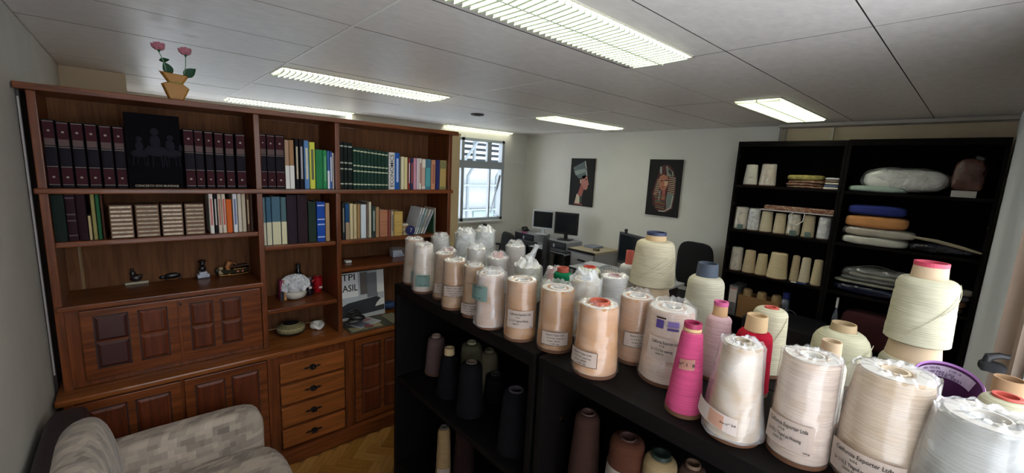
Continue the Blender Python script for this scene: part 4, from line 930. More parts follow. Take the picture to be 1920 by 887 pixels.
fc(1243, 729, .075, .056, 1262, 575, 'large pinkish white cone with purple stamps and black printed label', 'd3b9a6', wrap=WRAP, lab=('bigstamp', -.1, .105), tube_=(.03, .002, None, 'd8d4ca'), bag=.004, wtop=.012)
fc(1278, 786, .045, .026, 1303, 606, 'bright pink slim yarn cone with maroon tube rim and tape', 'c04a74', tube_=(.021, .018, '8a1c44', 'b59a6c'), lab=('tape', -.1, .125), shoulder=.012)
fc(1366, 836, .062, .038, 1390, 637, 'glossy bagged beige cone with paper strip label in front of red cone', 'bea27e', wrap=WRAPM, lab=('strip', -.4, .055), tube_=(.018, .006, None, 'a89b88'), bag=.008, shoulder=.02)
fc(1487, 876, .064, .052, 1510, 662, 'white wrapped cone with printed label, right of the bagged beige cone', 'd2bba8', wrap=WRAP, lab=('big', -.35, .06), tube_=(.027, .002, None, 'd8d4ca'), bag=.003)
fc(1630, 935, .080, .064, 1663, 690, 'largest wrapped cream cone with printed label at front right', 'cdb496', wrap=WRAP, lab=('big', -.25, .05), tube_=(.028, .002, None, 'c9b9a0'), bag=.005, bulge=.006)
# far right front
cone(Vector((.060, .95, ZT+.0005)), .066, .050, .200, 'big white wrapped cone cut by the right bottom frame corner', 'b5b4ab', wrap=WRAPM, tube_=(.026, .002, None, 'c9c4ba'), bag=.005, bulge=.008)
cone(Vector((.094, 1.27, ZT+.0005)), .043, .038, .136, 'cream cone with red tube rim at right frame edge', 'c9c4a8', tube_=(.022, .004, 'b0483c', 'b89a70'), shoulder=.02)
t = thing('paper_roll', (.105, 1.45, ZT+.0005), 'brown kraft paper tube behind the red-rimmed cone at right edge', 'paper tube')
obj('tube', lathe([(.026, 0), (.026, .125), (.022, .125), (.022, .02), (.001, .02)], 30), mat('tube 8f7050', '8f7050', .8), t, smooth=True)
# second rows
fc(1333, 716, .044, .034, 1336, 563, 'pale pink cone with pink rimmed tan tube behind the pink one', 'd3b0b0', tube_=(.020, .038, 'b5507c', 'b48f66'), shoulder=.014)
fc(1398, 745, .054, .047, 1396, 586, 'crimson red yarn cone with bare tan tube', 'a80f2a', tube_=(.029, .040, None, 'b79a72'), shoulder=.022)
fc(1427, 708, .058, .050, 1431, 573, 'cream cone with flush red tube rim behind the crimson cone', CREAM, tube_=(.020, .003, 'b0483c', 'b0483c'), shoulder=.022, strands=1)
fc(1532, 800, .045, .042, 1529, 632, 'beige cone with bare tan tube hidden behind the white wrapped cone', OFFW, tube_=(.025, .045, None, 'b79f80'), shoulder=.016)
c = deep(1577, 640, 1.17); c.z = ZT+.0005; cone(c, .071, .066, hgt(c, 1582, 606)-.02, 'rounded cream yarn cone with brown tube, between tan tube and stack', 'c6c2a4', tube_=(.030, .02, None, 'a08a68'), shoulder=.045, strands=3)
# right stack
c = Vector((-.065, 1.40, ZT+.0005))
sc = deep(1718, 632, 1.13); c = Vector((sc.x, sc.y, ZT+.0005)); zl = sc.z-.012-ZT
cone(c, .073, .068, zl-.040, 'bottom cream cone of the tall right stack', 'c3bfa6', tube_=(.056, .038, None, 'b7a184'), shoulder=.03)
c2 = c.copy(); c2.z = ZT+zl+.002
cone(c2, .068, .062, hgt(c2, 1736, 492)-.040, 'top cream cone of the right stack with red tube rim', 'c9c5ab', tube_=(.036, .042, 'b03a50', 'b7a184'), shoulder=.022, base=False, strands=2, wound=.002)
# centre tall stack
sc = deep(1222, 528, 1.56); c = Vector((sc.x, sc.y, ZT+.0005)); zl = sc.z-.01-ZT
cone(c, .080, .074, zl-.03, 'lower cone carrying the tall cream cone in the centre', 'c9bfa8', tube_=(.064, .028, None, 'b7a184'), lab=('small', .5, zl-.07), shoulder=.03)
c2 = c.copy(); c2.z = ZT+zl+.002
cone(c2, .081, .069, hgt(c2, 1224, 436)-.028, 'tall cream cone with navy tube rim stacked high in the centre', 'c9c0a4', tube_=(.036, .030, '2a3350', 'b59a72'), shoulder=.026, base=False, strands=5, wound=.002)
sc = deep(1320, 560, 1.40); c = Vector((sc.x, sc.y, ZT+.0005))
cone(c, .068, .056, hgt(c, 1324, 494)-.042, 'cream cone with dark slate grey tube right of the centre stack', 'c6c1aa', tube_=(.033, .044, None, '3a4350'), shoulder=.026, wound=.002)
# back left cluster: (px, ytop, depth, Rb, Rt, label, colour, kwargs)
def bk(px, yt, dep_, Rb, Rt, label, col, **k):
    sc = deep(px, yt, dep_); c = Vector((sc.x, sc.y, ZT+.0005)); h = sc.z-ZT; tp = k.get('tube_')[1] if k.get('tube_') else 0
    return cone(c, Rb, Rt, h-tp, label, col, **k)
SLV = (.024, .002, None, 'b9bcc0')
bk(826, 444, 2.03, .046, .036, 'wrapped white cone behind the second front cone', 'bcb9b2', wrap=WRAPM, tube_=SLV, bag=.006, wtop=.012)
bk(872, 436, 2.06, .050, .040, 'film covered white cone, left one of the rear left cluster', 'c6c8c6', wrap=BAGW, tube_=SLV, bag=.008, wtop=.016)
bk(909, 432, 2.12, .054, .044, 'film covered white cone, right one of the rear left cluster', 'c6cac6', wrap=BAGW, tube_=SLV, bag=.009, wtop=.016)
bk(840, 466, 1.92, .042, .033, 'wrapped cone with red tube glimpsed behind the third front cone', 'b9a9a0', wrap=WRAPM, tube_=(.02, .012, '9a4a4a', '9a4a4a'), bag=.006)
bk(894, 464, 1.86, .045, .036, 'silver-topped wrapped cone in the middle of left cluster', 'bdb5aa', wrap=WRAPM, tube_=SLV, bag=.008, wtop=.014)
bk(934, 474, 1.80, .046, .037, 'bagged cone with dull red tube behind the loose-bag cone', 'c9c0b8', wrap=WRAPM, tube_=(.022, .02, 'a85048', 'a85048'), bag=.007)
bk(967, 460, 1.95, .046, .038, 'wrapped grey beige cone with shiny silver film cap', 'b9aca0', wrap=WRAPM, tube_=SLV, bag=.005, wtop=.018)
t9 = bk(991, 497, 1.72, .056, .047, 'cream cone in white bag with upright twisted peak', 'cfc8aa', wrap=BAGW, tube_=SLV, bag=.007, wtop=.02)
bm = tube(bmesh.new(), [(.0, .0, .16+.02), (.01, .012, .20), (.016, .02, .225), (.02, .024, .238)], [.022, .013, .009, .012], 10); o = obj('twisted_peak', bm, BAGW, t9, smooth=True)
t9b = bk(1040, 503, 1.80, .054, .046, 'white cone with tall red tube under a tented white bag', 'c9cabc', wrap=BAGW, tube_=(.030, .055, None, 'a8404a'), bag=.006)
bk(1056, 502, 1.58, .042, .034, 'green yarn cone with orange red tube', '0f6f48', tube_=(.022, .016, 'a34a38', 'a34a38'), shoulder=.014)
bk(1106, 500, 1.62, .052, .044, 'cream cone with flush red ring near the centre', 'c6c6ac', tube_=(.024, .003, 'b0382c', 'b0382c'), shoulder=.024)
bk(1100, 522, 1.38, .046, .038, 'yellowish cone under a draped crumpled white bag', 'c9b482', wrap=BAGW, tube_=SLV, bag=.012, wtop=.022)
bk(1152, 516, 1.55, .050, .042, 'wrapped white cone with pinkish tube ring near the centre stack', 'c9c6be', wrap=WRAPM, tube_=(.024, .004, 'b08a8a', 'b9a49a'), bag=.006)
bk(1182, 470, 1.68, .042, .036, 'white cone with tall pinkish red tube left of the centre stack', 'cccac6', tube_=(.016, .055, None, 'b8584a'), shoulder=.02)
# purple wide cone with printed inside, tipped towards us, and its yarn
c = deep(1765, 728, .93)
t = thing('purple_cone', (c.x+.005, c.y+.035, ZT+.0005), 'wide purple plastic tube open towards camera with printed label inside', 'yarn tube')
cz = c.z-ZT+.006
PU = mat('purple plastic', '6d5272', .5); PUI = mat('deep purple inside', '471c48', .5)
bm = lathe([(.040, -.10), (.057, .02), (.0555, .022), (.037, -.10)], 44, cz=0); M_ = Matrix.Translation((0, -.01, cz-.012)) @ Matrix.Rotation(R(26), 4, Vector((1, .25, 0)).normalized())
xform(bm, M_); obj('shell', bm, PU, t, smooth=True)
bm = lathe([(.0552, .0205), (.0385, -.07), (.001, -.07)], 44); xform(bm, M_); obj('inside', bm, PUI, t, smooth=True)
bm = lathe([(.0565, .018), (.0585, .0225), (.0560, .0265), (.0535, .022)], 44); xform(bm, M_); obj('rim', bm, mat('pale purple rim', '9a6aa8', .4), t, smooth=True)
def inner(a0, a1, za, zb, off):
    bm = bmesh.new(); V = []
    for i in range(15):
        a = a0+(a1-a0)*i/14; V.append([bm.verts.new(((.0552-(.0205-z)*.184-off)*math.cos(a), (.0552-(.0205-z)*.184-off)*math.sin(a), z)) for z in (za, zb)])
    for i in range(14): bm.faces.new((V[i][0], V[i+1][0], V[i+1][1], V[i][1]))
    return bm
bm = inner(R(38), R(160), -.014, .015, .0008); xform(bm, M_); il = obj('inner_label', bm, mat('lilac label', 'b9a9bd', .5), t)
bm = bmesh.new()
for s, aa, zz, ww in (('FIO TEXTIL', 125, .008, .032), ('COR 18', 80, .008, .02), ('100 PES LIQ', 105, -.002, .045), ('LOTE 2231', 90, -.009, .05)):
    vs, fs = text_geo(s, .008); w = max(v.x for v in vs)-min(v.x for v in vs); nv = []
    for v in vs:
        z = zz+v.y; r_ = .0552-(.0205-z)*.184-.0016; a = R(aa)-v.x*ww/w/r_; nv.append(bm.verts.new((r_*math.cos(a), r_*math.sin(a), z)))
    for f in fs: bm.faces.new([nv[i] for i in f])
xform(bm, M_); obj('lettering', bm, mat('violet ink', '4c3558', .6), il)
obj('yarn', lathe([(.003, 0), (.050, 0), (.052, .004), (.050, max(.03, cz-.085)), (.030, max(.04, cz-.07)), (.003, max(.04, cz-.07))], 40), yarn('yarn c2b9a0', 'c2b9a0'), t, smooth=True)
# black strap-like handle seen beside the right wall
p = deep(1858, 712, 1.28)
t = thing('bag_handle', (p.x-.004, p.y, ZT+.0005), 'black curved bag handle near the right wall behind the purple tube', 'bag')
obj('handle', tube(bmesh.new(), [(-.012, 0, .0), (-.014, 0, .02), (-.010, 0, .045), (.01, .005, .054), (.03, .01, .054)], [.011, .012, .012, .009, .007], 12), BPLAST, t, smooth=True)
obj('bag_body', pillow(.06, .06, .03, 2, .004), FAB, t, smooth=True)

# inside the foreground shelf: upper row (z .875) and lower row
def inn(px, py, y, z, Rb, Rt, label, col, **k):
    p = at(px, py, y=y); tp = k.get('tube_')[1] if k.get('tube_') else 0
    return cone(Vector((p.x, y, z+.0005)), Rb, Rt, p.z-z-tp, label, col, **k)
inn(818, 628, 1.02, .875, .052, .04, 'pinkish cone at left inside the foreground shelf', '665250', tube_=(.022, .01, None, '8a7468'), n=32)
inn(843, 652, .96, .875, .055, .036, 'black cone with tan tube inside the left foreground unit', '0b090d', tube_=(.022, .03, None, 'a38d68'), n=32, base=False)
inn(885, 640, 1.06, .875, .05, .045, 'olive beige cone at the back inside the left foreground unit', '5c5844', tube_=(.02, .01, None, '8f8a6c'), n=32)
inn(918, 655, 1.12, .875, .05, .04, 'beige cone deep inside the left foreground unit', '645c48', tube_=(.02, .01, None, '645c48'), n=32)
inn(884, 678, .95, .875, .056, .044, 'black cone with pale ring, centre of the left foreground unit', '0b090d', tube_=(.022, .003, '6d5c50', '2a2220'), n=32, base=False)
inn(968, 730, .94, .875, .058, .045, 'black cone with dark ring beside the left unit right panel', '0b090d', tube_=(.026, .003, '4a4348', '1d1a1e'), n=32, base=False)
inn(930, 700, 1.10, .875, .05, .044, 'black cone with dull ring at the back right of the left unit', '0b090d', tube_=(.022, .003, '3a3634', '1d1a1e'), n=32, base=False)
inn(836, 737, .93, .66-.23, .052, .040, 'black cone with pale elliptical ring on the lower left shelf', '0b090d', tube_=(.024, .003, '6b6660', '2a2626'), n=32, base=False) if False else None
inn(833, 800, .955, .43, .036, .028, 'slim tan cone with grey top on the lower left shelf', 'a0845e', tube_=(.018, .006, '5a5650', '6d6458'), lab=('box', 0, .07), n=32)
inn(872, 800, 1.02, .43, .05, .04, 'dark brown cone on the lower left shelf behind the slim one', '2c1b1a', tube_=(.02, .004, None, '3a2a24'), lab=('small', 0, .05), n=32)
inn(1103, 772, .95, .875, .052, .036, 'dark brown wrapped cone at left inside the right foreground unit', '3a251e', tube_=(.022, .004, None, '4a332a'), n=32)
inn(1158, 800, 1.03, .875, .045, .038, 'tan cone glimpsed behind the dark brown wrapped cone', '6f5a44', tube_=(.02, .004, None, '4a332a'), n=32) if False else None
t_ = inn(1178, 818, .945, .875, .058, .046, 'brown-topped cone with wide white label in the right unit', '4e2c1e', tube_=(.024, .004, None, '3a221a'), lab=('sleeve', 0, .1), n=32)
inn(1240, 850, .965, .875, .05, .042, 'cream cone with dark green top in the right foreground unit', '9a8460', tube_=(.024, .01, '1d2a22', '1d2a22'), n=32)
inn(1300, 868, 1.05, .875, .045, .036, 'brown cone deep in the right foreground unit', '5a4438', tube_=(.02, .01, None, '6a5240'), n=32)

# ------------------------------------------------------------------ contents of the tall back shelving
def sz(px, py, y=YS+.06): return at(px, py, y=y)
def bcone(x0, x1, yt, z, label, col, wrap=None, lab=None, tap=.78, y=YS+.075, tp=0):
    pa, pb = at(x0, yt+36, y=y), at(x1, yt+36, y=y); Rb = (pb.x-pa.x)/2*.98; c = Vector(((pa.x+pb.x)/2, y, z+.0005)); h = at((x0+x1)/2+2, yt, y=y).z-z
    col = ''.join('%02x' % min(245, int(int(col[i:i+2], 16)*1.14)) for i in (0, 2, 4))
    return cone(c, Rb, Rb*tap, h, label, col, wrap=wrap, lab=lab, n=28, tube_=(Rb*.35, .003, None, 'b7a184'), bag=.004, shoulder=.01)
bcone(1393, 1420, 309, 1.815, 'white cone alone at left on the top back shelf', 'cfcbc0', lab=('small', 0, .08))
bcone(1423, 1454, 309, 1.815, 'bagged beige cone second on the top back shelf', 'c2b29a', WRAPM)
z2 = 1.355
for k, (a, b, yt, col, w, l, d) in enumerate([(1375, 1400, 389, 'c9bea8', WRAPM, ('teal', 0, .03), 'bagged cone with teal label at left end'), (1400, 1423, 392, 'cfcfcd', BAGW, None, 'white bagged cone second'), (1423, 1447, 396, 'c8bda3', None, None, 'plain beige cone third'),
     (1448, 1472, 400, 'c5b89c', None, None, 'plain beige cone fourth'), (1473, 1499, 402, 'c6baa0', WRAPM, ('teal', 0, .03), 'teal-labelled cone fifth'), (1501, 1527, 404, 'c0b196', None, ('teal', 0, .03), 'teal-labelled brownish cone sixth'), (1530, 1556, 408, 'cfcdd0', BAGW, None, 'white bagged cone at right end')]):
    bcone(a, b, yt, z2, d+' of the second back shelf', col, w, l, tap=.84)
for k, (a, b, yt, col, w, d) in enumerate([(1367, 1391, 464, 'c4b9a4', WRAPM, 'grey beige cone at left end'), (1391, 1416, 469, 'c3b191', None, 'beige cone second'), (1414, 1438, 476, 'c5b593', None, 'beige cone third'), (1437, 1478, 474, 'd0c09c', None, 'large cream cone in the middle'),
     (1480, 1498, 479, 'b9a88a', None, 'darker beige cone'), (1497, 1519, 483, 'cfc4aa', None, 'slim white cone'), (1519, 1542, 487, 'c2b494', None, 'beige cone at right end')]):  # the cone right of the large cream one has a darker beige
    bcone(a, b, yt, .912, d+' of the third back shelf', col, w, None, tap=.76)
def cloth(nm, cat, label, x0, x1, ybot, ytop, zs_, col, y=YS+.12, dy=.2, wrap=None, seed=1, pat=None, amp=.008, p=4, bend=0):
    pa, pb = at(x0, ybot, y=YS+.03), at(x1, ybot, y=YS+.03); h = at((x0+x1)/2, ytop, y=YS+.03).z-zs_; w = pb.x-pa.x
    t = thing(nm, ((pa.x+pb.x)/2, y, zs_+.0005), uniq(label), cat)
    obj('fabric', pillow(w, dy, max(.01, h), seed, amp, 9, p), pat or mat('cloth '+col, col, .8, noise_amt=.12, nscale=14, bump=.3, bscale=25), t, smooth=True)
    if wrap: obj('plastic_bag', pillow(w*1.04, dy*1.04, h*1.08+.006, seed+5, amp*1.6, 9, p), wrap, t, smooth=True)
    return t, h
# folded fabrics at right of the top shelf
def checks(name, c1, c2, c3, scale):
    m = mat(name, c1, .8); nt = m.node_tree; b = nt.nodes['Principled BSDF']; tc = nt.nodes.new('ShaderNodeTexCoord'); br = nt.nodes.new('ShaderNodeTexBrick')
    br.inputs['Color1'].default_value = lin(c1); br.inputs['Color2'].default_value = lin(c2); br.inputs['Mortar'].default_value = lin(c3); br.inputs['Scale'].default_value = scale; br.inputs['Mortar Size'].default_value = .03
    mp = nt.nodes.new('ShaderNodeMapping'); mp.inputs['Rotation'].default_value = (R(90), 0, 0); nt.links.new(tc.outputs['Object'], mp.inputs[0]); nt.links.new(mp.outputs[0], br.inputs[0]); nt.links.new(br.outputs[0], b.inputs['Base Color']); return m
CH = checks('red and cream striped weave', '7a3f2c', 'b89a80', '3a1c18', 18)
z = 1.8155; hh = [.022, .022, .022, .05]; cs = ['5a2f24', 'b9a26c', '6a3328', '8f8a48']
for k in range(4):
    pa, pb = at(1470, 350, y=YS+.03), at(1544, 355, y=YS+.03)
    t = thing('folded_fabric', ((pa.x+pb.x)/2+random.uniform(-.008, .008), YS+.12, z), uniq(['bottom dark red', 'second cream patterned', 'third red patterned', 'topmost yellow green'][k]+' folded fabric in the pile on the top back shelf'), 'fabric')
    obj('fabric', pillow((pb.x-pa.x)*(1-.03*k), .2, hh[k], k+2, .006, 8, 4), [CH, CH, CH][k] if k < 3 else mat('yellow green damask', '8f8446', .7, noise_amt=.4, nscale=30), t, smooth=True); z += hh[k]+.002
z = 1.8155
for k in range(5):
    pa, pb = at(1541, 358, y=YS+.02), at(1578, 362, y=YS+.02); col = ['c9c2b8', '4c5a80', 'cfc8bc', '7c6a5a', 'c2bfc2'][k]
    tag(obj('folded_napkin', pillow(pb.x-pa.x-.004*k, .14, .021, k+8, .004, 6, 5), mat('napkin '+col, col, .7), None, loc=((pa.x+pb.x)/2+random.uniform(-.005, .005), YS+.085, z), smooth=True), uniq(['bottom white', 'second blue', 'middle white', 'fourth brown', 'topmost pale'][k]+' napkin in the small pile right of the folded fabrics'), 'napkin'); z += .0215
# striped cloth lying over the cones of the second shelf
pa, pb = at(1425, 395, y=YS+.02), at(1567, 407, y=YS+.02); zz = z2+.215
t = thing('striped_cloth', ((pa.x+pb.x)/2, YS+.115, pa.z-.004), 'folded red and cream striped cloth lying across the small cones', 'cloth'); w = pb.x-pa.x
bm = bx(-w/2+.03, w/2, -.095, .08, .012, .055, .01); obj('fold', bm, CH, t); B('white_hem', mat('white cloth hem', 'c9c2c2', .7), t, -w/2, w/2-.02, -.1, .08, .001, .011, bev=.002)
t.location.z = at(1505, 401, y=YS+.0).z
bm = tube(bmesh.new(), [(-.02, -.1, .0), (-.05, -.115, -.03), (-.03, -.12, -.1), (.03, -.12, -.11), (.07, -.115, -.07), (.075, -.105, 0)], .004, 6); obj('white_cord', bm, mat('white cord', 'd3d0cc', .6), t, smooth=True)
# third shelf small items
pa = at(1500, 524, y=YS+.02)
t = thing('small_tools', (pa.x, YS+.03, .9125), 'small blue and white odds and ends on the front edge of third shelf', 'clutter')
B('paper_scrap', WHITE, t, -.07, -.03, -.02, .02, 0, .006); B('blue_clip', mat('blue plastic', '2c3f70', .4), t, -.02, .05, -.015, .01, 0, .014, bev=.003); B('dark_block', BPLAST, t, .0, .08, .012, .03, 0, .02)
# fourth row
pa, pb = at(1363, 575, y=YS+.03), at(1379, 575, y=YS+.03)
t = thing('lever_file', ((pa.x+pb.x)/2, YS+.03, .4305), 'grey and white lever arch file at left of the fourth back shelf', 'file')
w = pb.x-pa.x; B('cover', mat('grey marbled board', '6f7076', .6, noise_amt=.2), t, 0-.0-w/2, w/2, 0, .24, 0, .32); B('spine_label', PAPER, t, -w/2+.006, w/2-.006, -.001, 0, .14, .30); bm = lathe([(.006, 0), (.011, 0), (.011, .002), (.006, .002)], 14); xform(bm, Matrix.Translation((0, -.002, .06)) @ Matrix.Rotation(R(90), 4, 'X')); obj('finger_ring', bm, CHROME, t); B('red_mark', mat('red ink', 'a23a2c', .5), t, -w/2+.008, w/2-.008, -.0015, -.0008, .285, .295)
pa, pb = at(1380, 580, y=YS+.03), at(1460, 590, y=YS+.03); w = pb.x-pa.x
KR = mat('brown cardboard', '8f6a42', .7)
t = thing('cardboard_box', ((pa.x+pb.x)/2, YS+.13, .4305), 'open brown cardboard box holding paper-wrapped rolls', 'box')
hb = at(1420, 560, y=YS+.03).z-.43
for a in ((-w/2, w/2, -.1, -.096), (-w/2, w/2, .096, .1), (-w/2, -w/2+.004, -.1, .1), (w/2-.004, w/2, -.1, .1)): B('wall', KR, t, *a, 0, hb)
for k in range(3):
    x = -w/2+.06+k*(w-.12)/2
    tag(obj('wrapped_roll', lathe([(.002, 0), (.042, 0), (.044, .05), (.044, hb+.03), (.036, hb+.05), (.02, hb+.052), (.002, hb+.046)], 16, fn=lambda a, r, z, k=k: (r*(1+.05*math.sin(5*a+k)), z)), mat('crumpled kraft paper', 'a78a62', .7, noise_amt=.2, nscale=25), None, loc=(t.location.x+x, YS+.12, .4375), smooth=True), uniq(['left', 'middle', 'right'][k]+' paper-wrapped roll in the open cardboard box'), 'roll')
p = at(1470, 583, y=YS+.06); t = thing('bottle', (p.x, YS+.07, .4305), 'clear plastic bottle with blue cap beside the cardboard box', 'bottle')
hb = at(1470, 548, y=YS+.07).z-.43; obj('body', lathe([(0, .001), (.035, 0), (.037, .02), (.037, hb-.08), (.02, hb-.045), (.016, hb-.03)], 20), plastic('bottle plastic', .2, .1, '9aa6c0'), t, smooth=True); obj('cap', lathe([(.03, hb-.06), (.032, hb), (0, hb)], 20), mat('dark blue cap', '1f2a6a', .4), t, smooth=True)
p = at(1500, 590, y=YS+.06)
t = thing('wire_hoop', (p.x, YS+.06, .4305), 'thin pale wire hoop leaning among small parts on fourth shelf', 'wire')
obj('hoop', tube(bmesh.new(), [(-.1+.11*math.cos(a), .02, .02+.17*math.sin(a)) for a in [math.pi*i/14 for i in range(15)]], .0025, 5), mat('pale wire', '8d8a88', .4), t); obj('hoop', tube(bmesh.new(), [(.12+.03*math.cos(a), .02, .02+.14*math.sin(a)) for a in [math.pi*i/10-.1 for i in range(7)]], .003, 5), mat('pale wire', '8d8a88', .4), t)
for k in range(5): 
    tag(obj('small_part', pillow(.05+.01*(k % 3), .04, .03, k, .004, 4, 3), mat('part '+['a08258', '5c4a3a', '8a7a5a', '9b6a48', 'b09c80'][k], ['a08258', '5c4a3a', '8a7a5a', '9b6a48', 'b09c80'][k], .6), None, loc=(p.x-.03+k*.055, YS+.035+.03*(k % 2), .4305), smooth=True), uniq(['first', 'second', 'third', 'fourth', 'fifth'][k]+' small brownish part from left under the wire hoop'), 'part')
# right unit
z = 1.8125
t, h1 = cloth('fabric_sheet', 'fabric', 'thin pale green folded sheet under the white bagged fabric', 1588, 1700, 358, 349, z, 'a4b8ac', seed=2, dy=.22)
pa, pb = at(1612, 355, y=YS+.03), at(1772, 365, y=YS+.03)
t = thing('bagged_fabric', ((pa.x+pb.x)/2, YS+.12, z+.018), 'thick white folded fabric in clear bag on the top right shelf', 'bag')
h = at(1690, 318, y=YS+.03).z-z-.014
obj('fabric', pillow(pb.x-pa.x, .2, h, 3, .012, 10, 2.6), mat('white wool cloth', 'e6e6e2', .8, bump=.4, bscale=20), t, smooth=True); obj('plastic_bag', pillow((pb.x-pa.x)*1.05, .215, h*1.1, 9, .016, 10, 2.6), WRAPM, t, smooth=True)
pa, pb = at(1784, 357, y=YS+.02), at(1832, 360, y=YS+.02)
t = tag(B('small_box', mat('white carton', 'b9b4b0', .5), None, pa.x, pb.x, YS+.02, YS+.12, z, z+.05, bev=.002), 'small white carton under the brown bag at top right', 'box')
t = thing('brown_bag', ((pa.x+pb.x)/2, YS+.08, z+.0505), 'brown cloth in a glossy clear bag on the white carton', 'bag')
h = at(1805, 298, y=YS+.04).z-z-.055; obj('cloth', pillow(.17, .14, h, 5, .022, 9, 4.5), mat('glossy brown bag', '5a3a34', .25, noise_amt=.3, nscale=20, bump=1, bscale=22), t, smooth=True); obj('bag_top', tube(bmesh.new(), [(.03, 0, h*.9), (.05, -.01, h+.02)], [.02, .03], 8), WRAP, t, smooth=True)
z = 1.3555
for k, (x0, x1, yb, yt, col, lab, wp) in enumerate([(1574, 1700, 462, 446, 'c6c6b8', 'bottom white folded fabric of the bagged pile on the right shelf', WRAP), (1579, 1714, 447, 431, 'b5ad9c', 'cream folded fabric second from bottom in the bagged pile', WRAP), (1580, 1700, 430, 406, 'c78a54', 'orange folded fabric in the pile under the blue one', None), (1586, 1696, 406, 386, '1c2c7a', 'royal blue folded fabric topmost of the pile', None)]):
    ztop = at((x0+x1)/2, yt, y=YS+.03).z
    t, h = cloth('folded_fabric', 'fabric', lab, x0, x1, yb, yt, z, col, seed=k+11, wrap=wp, dy=.21, amp=.006, p=4.5)
    z += max(.01, h)+.006
t = thing('dark_bag', (at(1770, 465, y=YS+.03).x, YS+.1, 1.3555), 'flat black glossy plastic bag with cloth right of the pile', 'bag')
obj('bag', pillow(.42, .19, .085, 6, .018, 12, 2.6), mat('black glossy film', '1c1e28', .15, bump=.8, bscale=18, noise_amt=.5), t, smooth=True)
bm = tube(bmesh.new(), [(-.22, -.06, .12), (-.05, -.07, .105), (.10, -.08, .075), (.20, -.08, .05)], [.008, .014, .013, .007], 8); obj('cream_roll', bm, mat('cream cloth roll', 'a39880', .7), t, smooth=True)
t = thing('dark_bag', (at(1625, 545, y=YS+.03).x, YS+.12, .9125), 'navy bag under the grey cloths on the third right shelf', 'bag')
obj('bag', pillow(.5, .2, .09, 16, .016, 12, 3), mat('navy glossy film', '1a2036', .2, bump=.8, bscale=18), t, smooth=True)
for k in range(4):
    tt = thing('grey_cloth', (at(1625+4*k, 545, y=YS+.03).x, YS+.11, 1.0+k*.036), uniq(['bottom', 'second', 'third', 'top'][k]+' grey folded cloth over the navy bag'), 'cloth')
    obj('cloth', pillow(.5-.07*k, .18, .034, 20+k, .006, 9, 3), mat('grey cloth %d' % (k % 2), ['8f8e80', '6f7070'][k % 2], .7, noise_amt=.25, nscale=12), tt, smooth=True)
obj('plastic_bag', pillow(.5, .2, .15, 31, .02, 10, 2.6), WRAP, tt, loc=(0, 0, -.085), smooth=True)
obj('cord', tube(bmesh.new(), [(-.2+.4*i/12, -.06, .02+.06*math.sin(math.pi*i/12)) for i in range(13)], .003, 5), mat('dark cord', '4a4a48', .5), tt)
p = at(1805, 560, y=YS+.05)
for k in range(4):
    tag(obj('small_bag', pillow(.12, .1, .05, 40+k, .01, 6, 2.6), mat('bag '+['6a5a4c', '8a6a50', '565060', '8f8a80'][k], ['6a5a4c', '8a6a50', '565060', '8f8a80'][k], .4), None, loc=(p.x-.05+.015*k, YS+.08, .9125+k*.048), smooth=True), uniq(['lowest', 'second', 'third', 'topmost'][k]+' small crumpled bag right of the tall stacked cone'), 'bag')
p = at(1561, 588, y=YS+.03); t = thing('bottle', (p.x+.02, YS+.035, .4305), 'small white-capped bottle beside the dark red cloth', 'bottle'); hb = at(1562, 556, y=YS+.04).z-.43
obj('body', lathe([(0, 0), (.022, 0), (.024, .01), (.024, hb*.55), (.01, hb*.72), (.008, hb*.8)], 18), plastic('bottle plastic', .2, .1, '9aa6c0'), t, smooth=True); obj('cap', lathe([(.009, hb*.78), (.009, hb), (0, hb)], 14), WHITE, t); B('bottle_label', PAPER, t, -.016, .016, -.0255, -.021, .06, .14)
pa, pb = at(1590, 600, y=YS+.03), at(1665, 610, y=YS+.03)
t = thing('red_cloth', ((pa.x+pb.x)/2+.05, YS+.13, .4305), 'large dark red folded blanket on the fourth right shelf', 'cloth'); obj('cloth', pillow(.48, .22, .33, 4, .01, 8, 6), mat('dark red velvet', '3c0c14', .9, bump=.2), t, smooth=True)

# black drawer cabinet in front of the back shelf
t = thing('drawer_cabinet', (-1.03, 4.33, 0), 'black metal drawer cabinet with white label strips before the back shelving', 'cabinet')
B('carcass', mat('black steel', '15151b', .35), t, -.27, .27, -.25, .25, 0, .63, bev=.004)
for k in range(4): 
    d = B('drawer', mat('black steel front', '191a22', .3), t, -.26, .26, -.268, -.251, .04+k*.148, .18+k*.148, bev=.003); B('label_holder', mat('pale label strip', '8d8f98', .4), d, -.08, .04, -.272, -.268, .10+k*.148, .12+k*.148)

# ------------------------------------------------------------------ pictures on the back wall
def picture(px, py, label, w, h, z0):
    a = at(px, py, y=YB-.02); t = thing('wall_picture', (a.x, YB-.012, z0), label, 'picture'); B('panel', mat('black velvet canvas', '0b0a0c', .8), t, -w/2, w/2, -.008, .008, 0, h, bev=.002); return t
FR = Matrix(((1, 0, 0, 0), (0, 0, -1, 0), (0, 1, 0, 0), (0, 0, 0, 1)))
def poly(t, nm, pts, m, d=.009, w=1, h=1):
    bm = prism(bmesh.new(), [(x*w, y*h) for x, y in pts], d, d+.0012); xform(bm, FR); return obj(nm, bm, m, t)
def paint(n, c): return mat('paint '+n, c, .7, noise_amt=.12, nscale=40)
w, h = .44, .70; t = picture(1090, 345, 'black wall picture of a crowned profile bust, left of the two pictures', w, h, 1.365)
def pp(L): return [((x-.5)*w, (1-y)*h) for x, y in L]
poly(t, 'headdress', pp([(.10, .20), (.60, .05), (.72, .34), (.62, .42), (.35, .42), (.25, .34)]), paint('grey green', '5c6a68'))
poly(t, 'headdress_band', pp([(.16, .27), (.66, .20), (.69, .27), (.24, .36)]), paint('pale band', '8f9a94'), .0105)
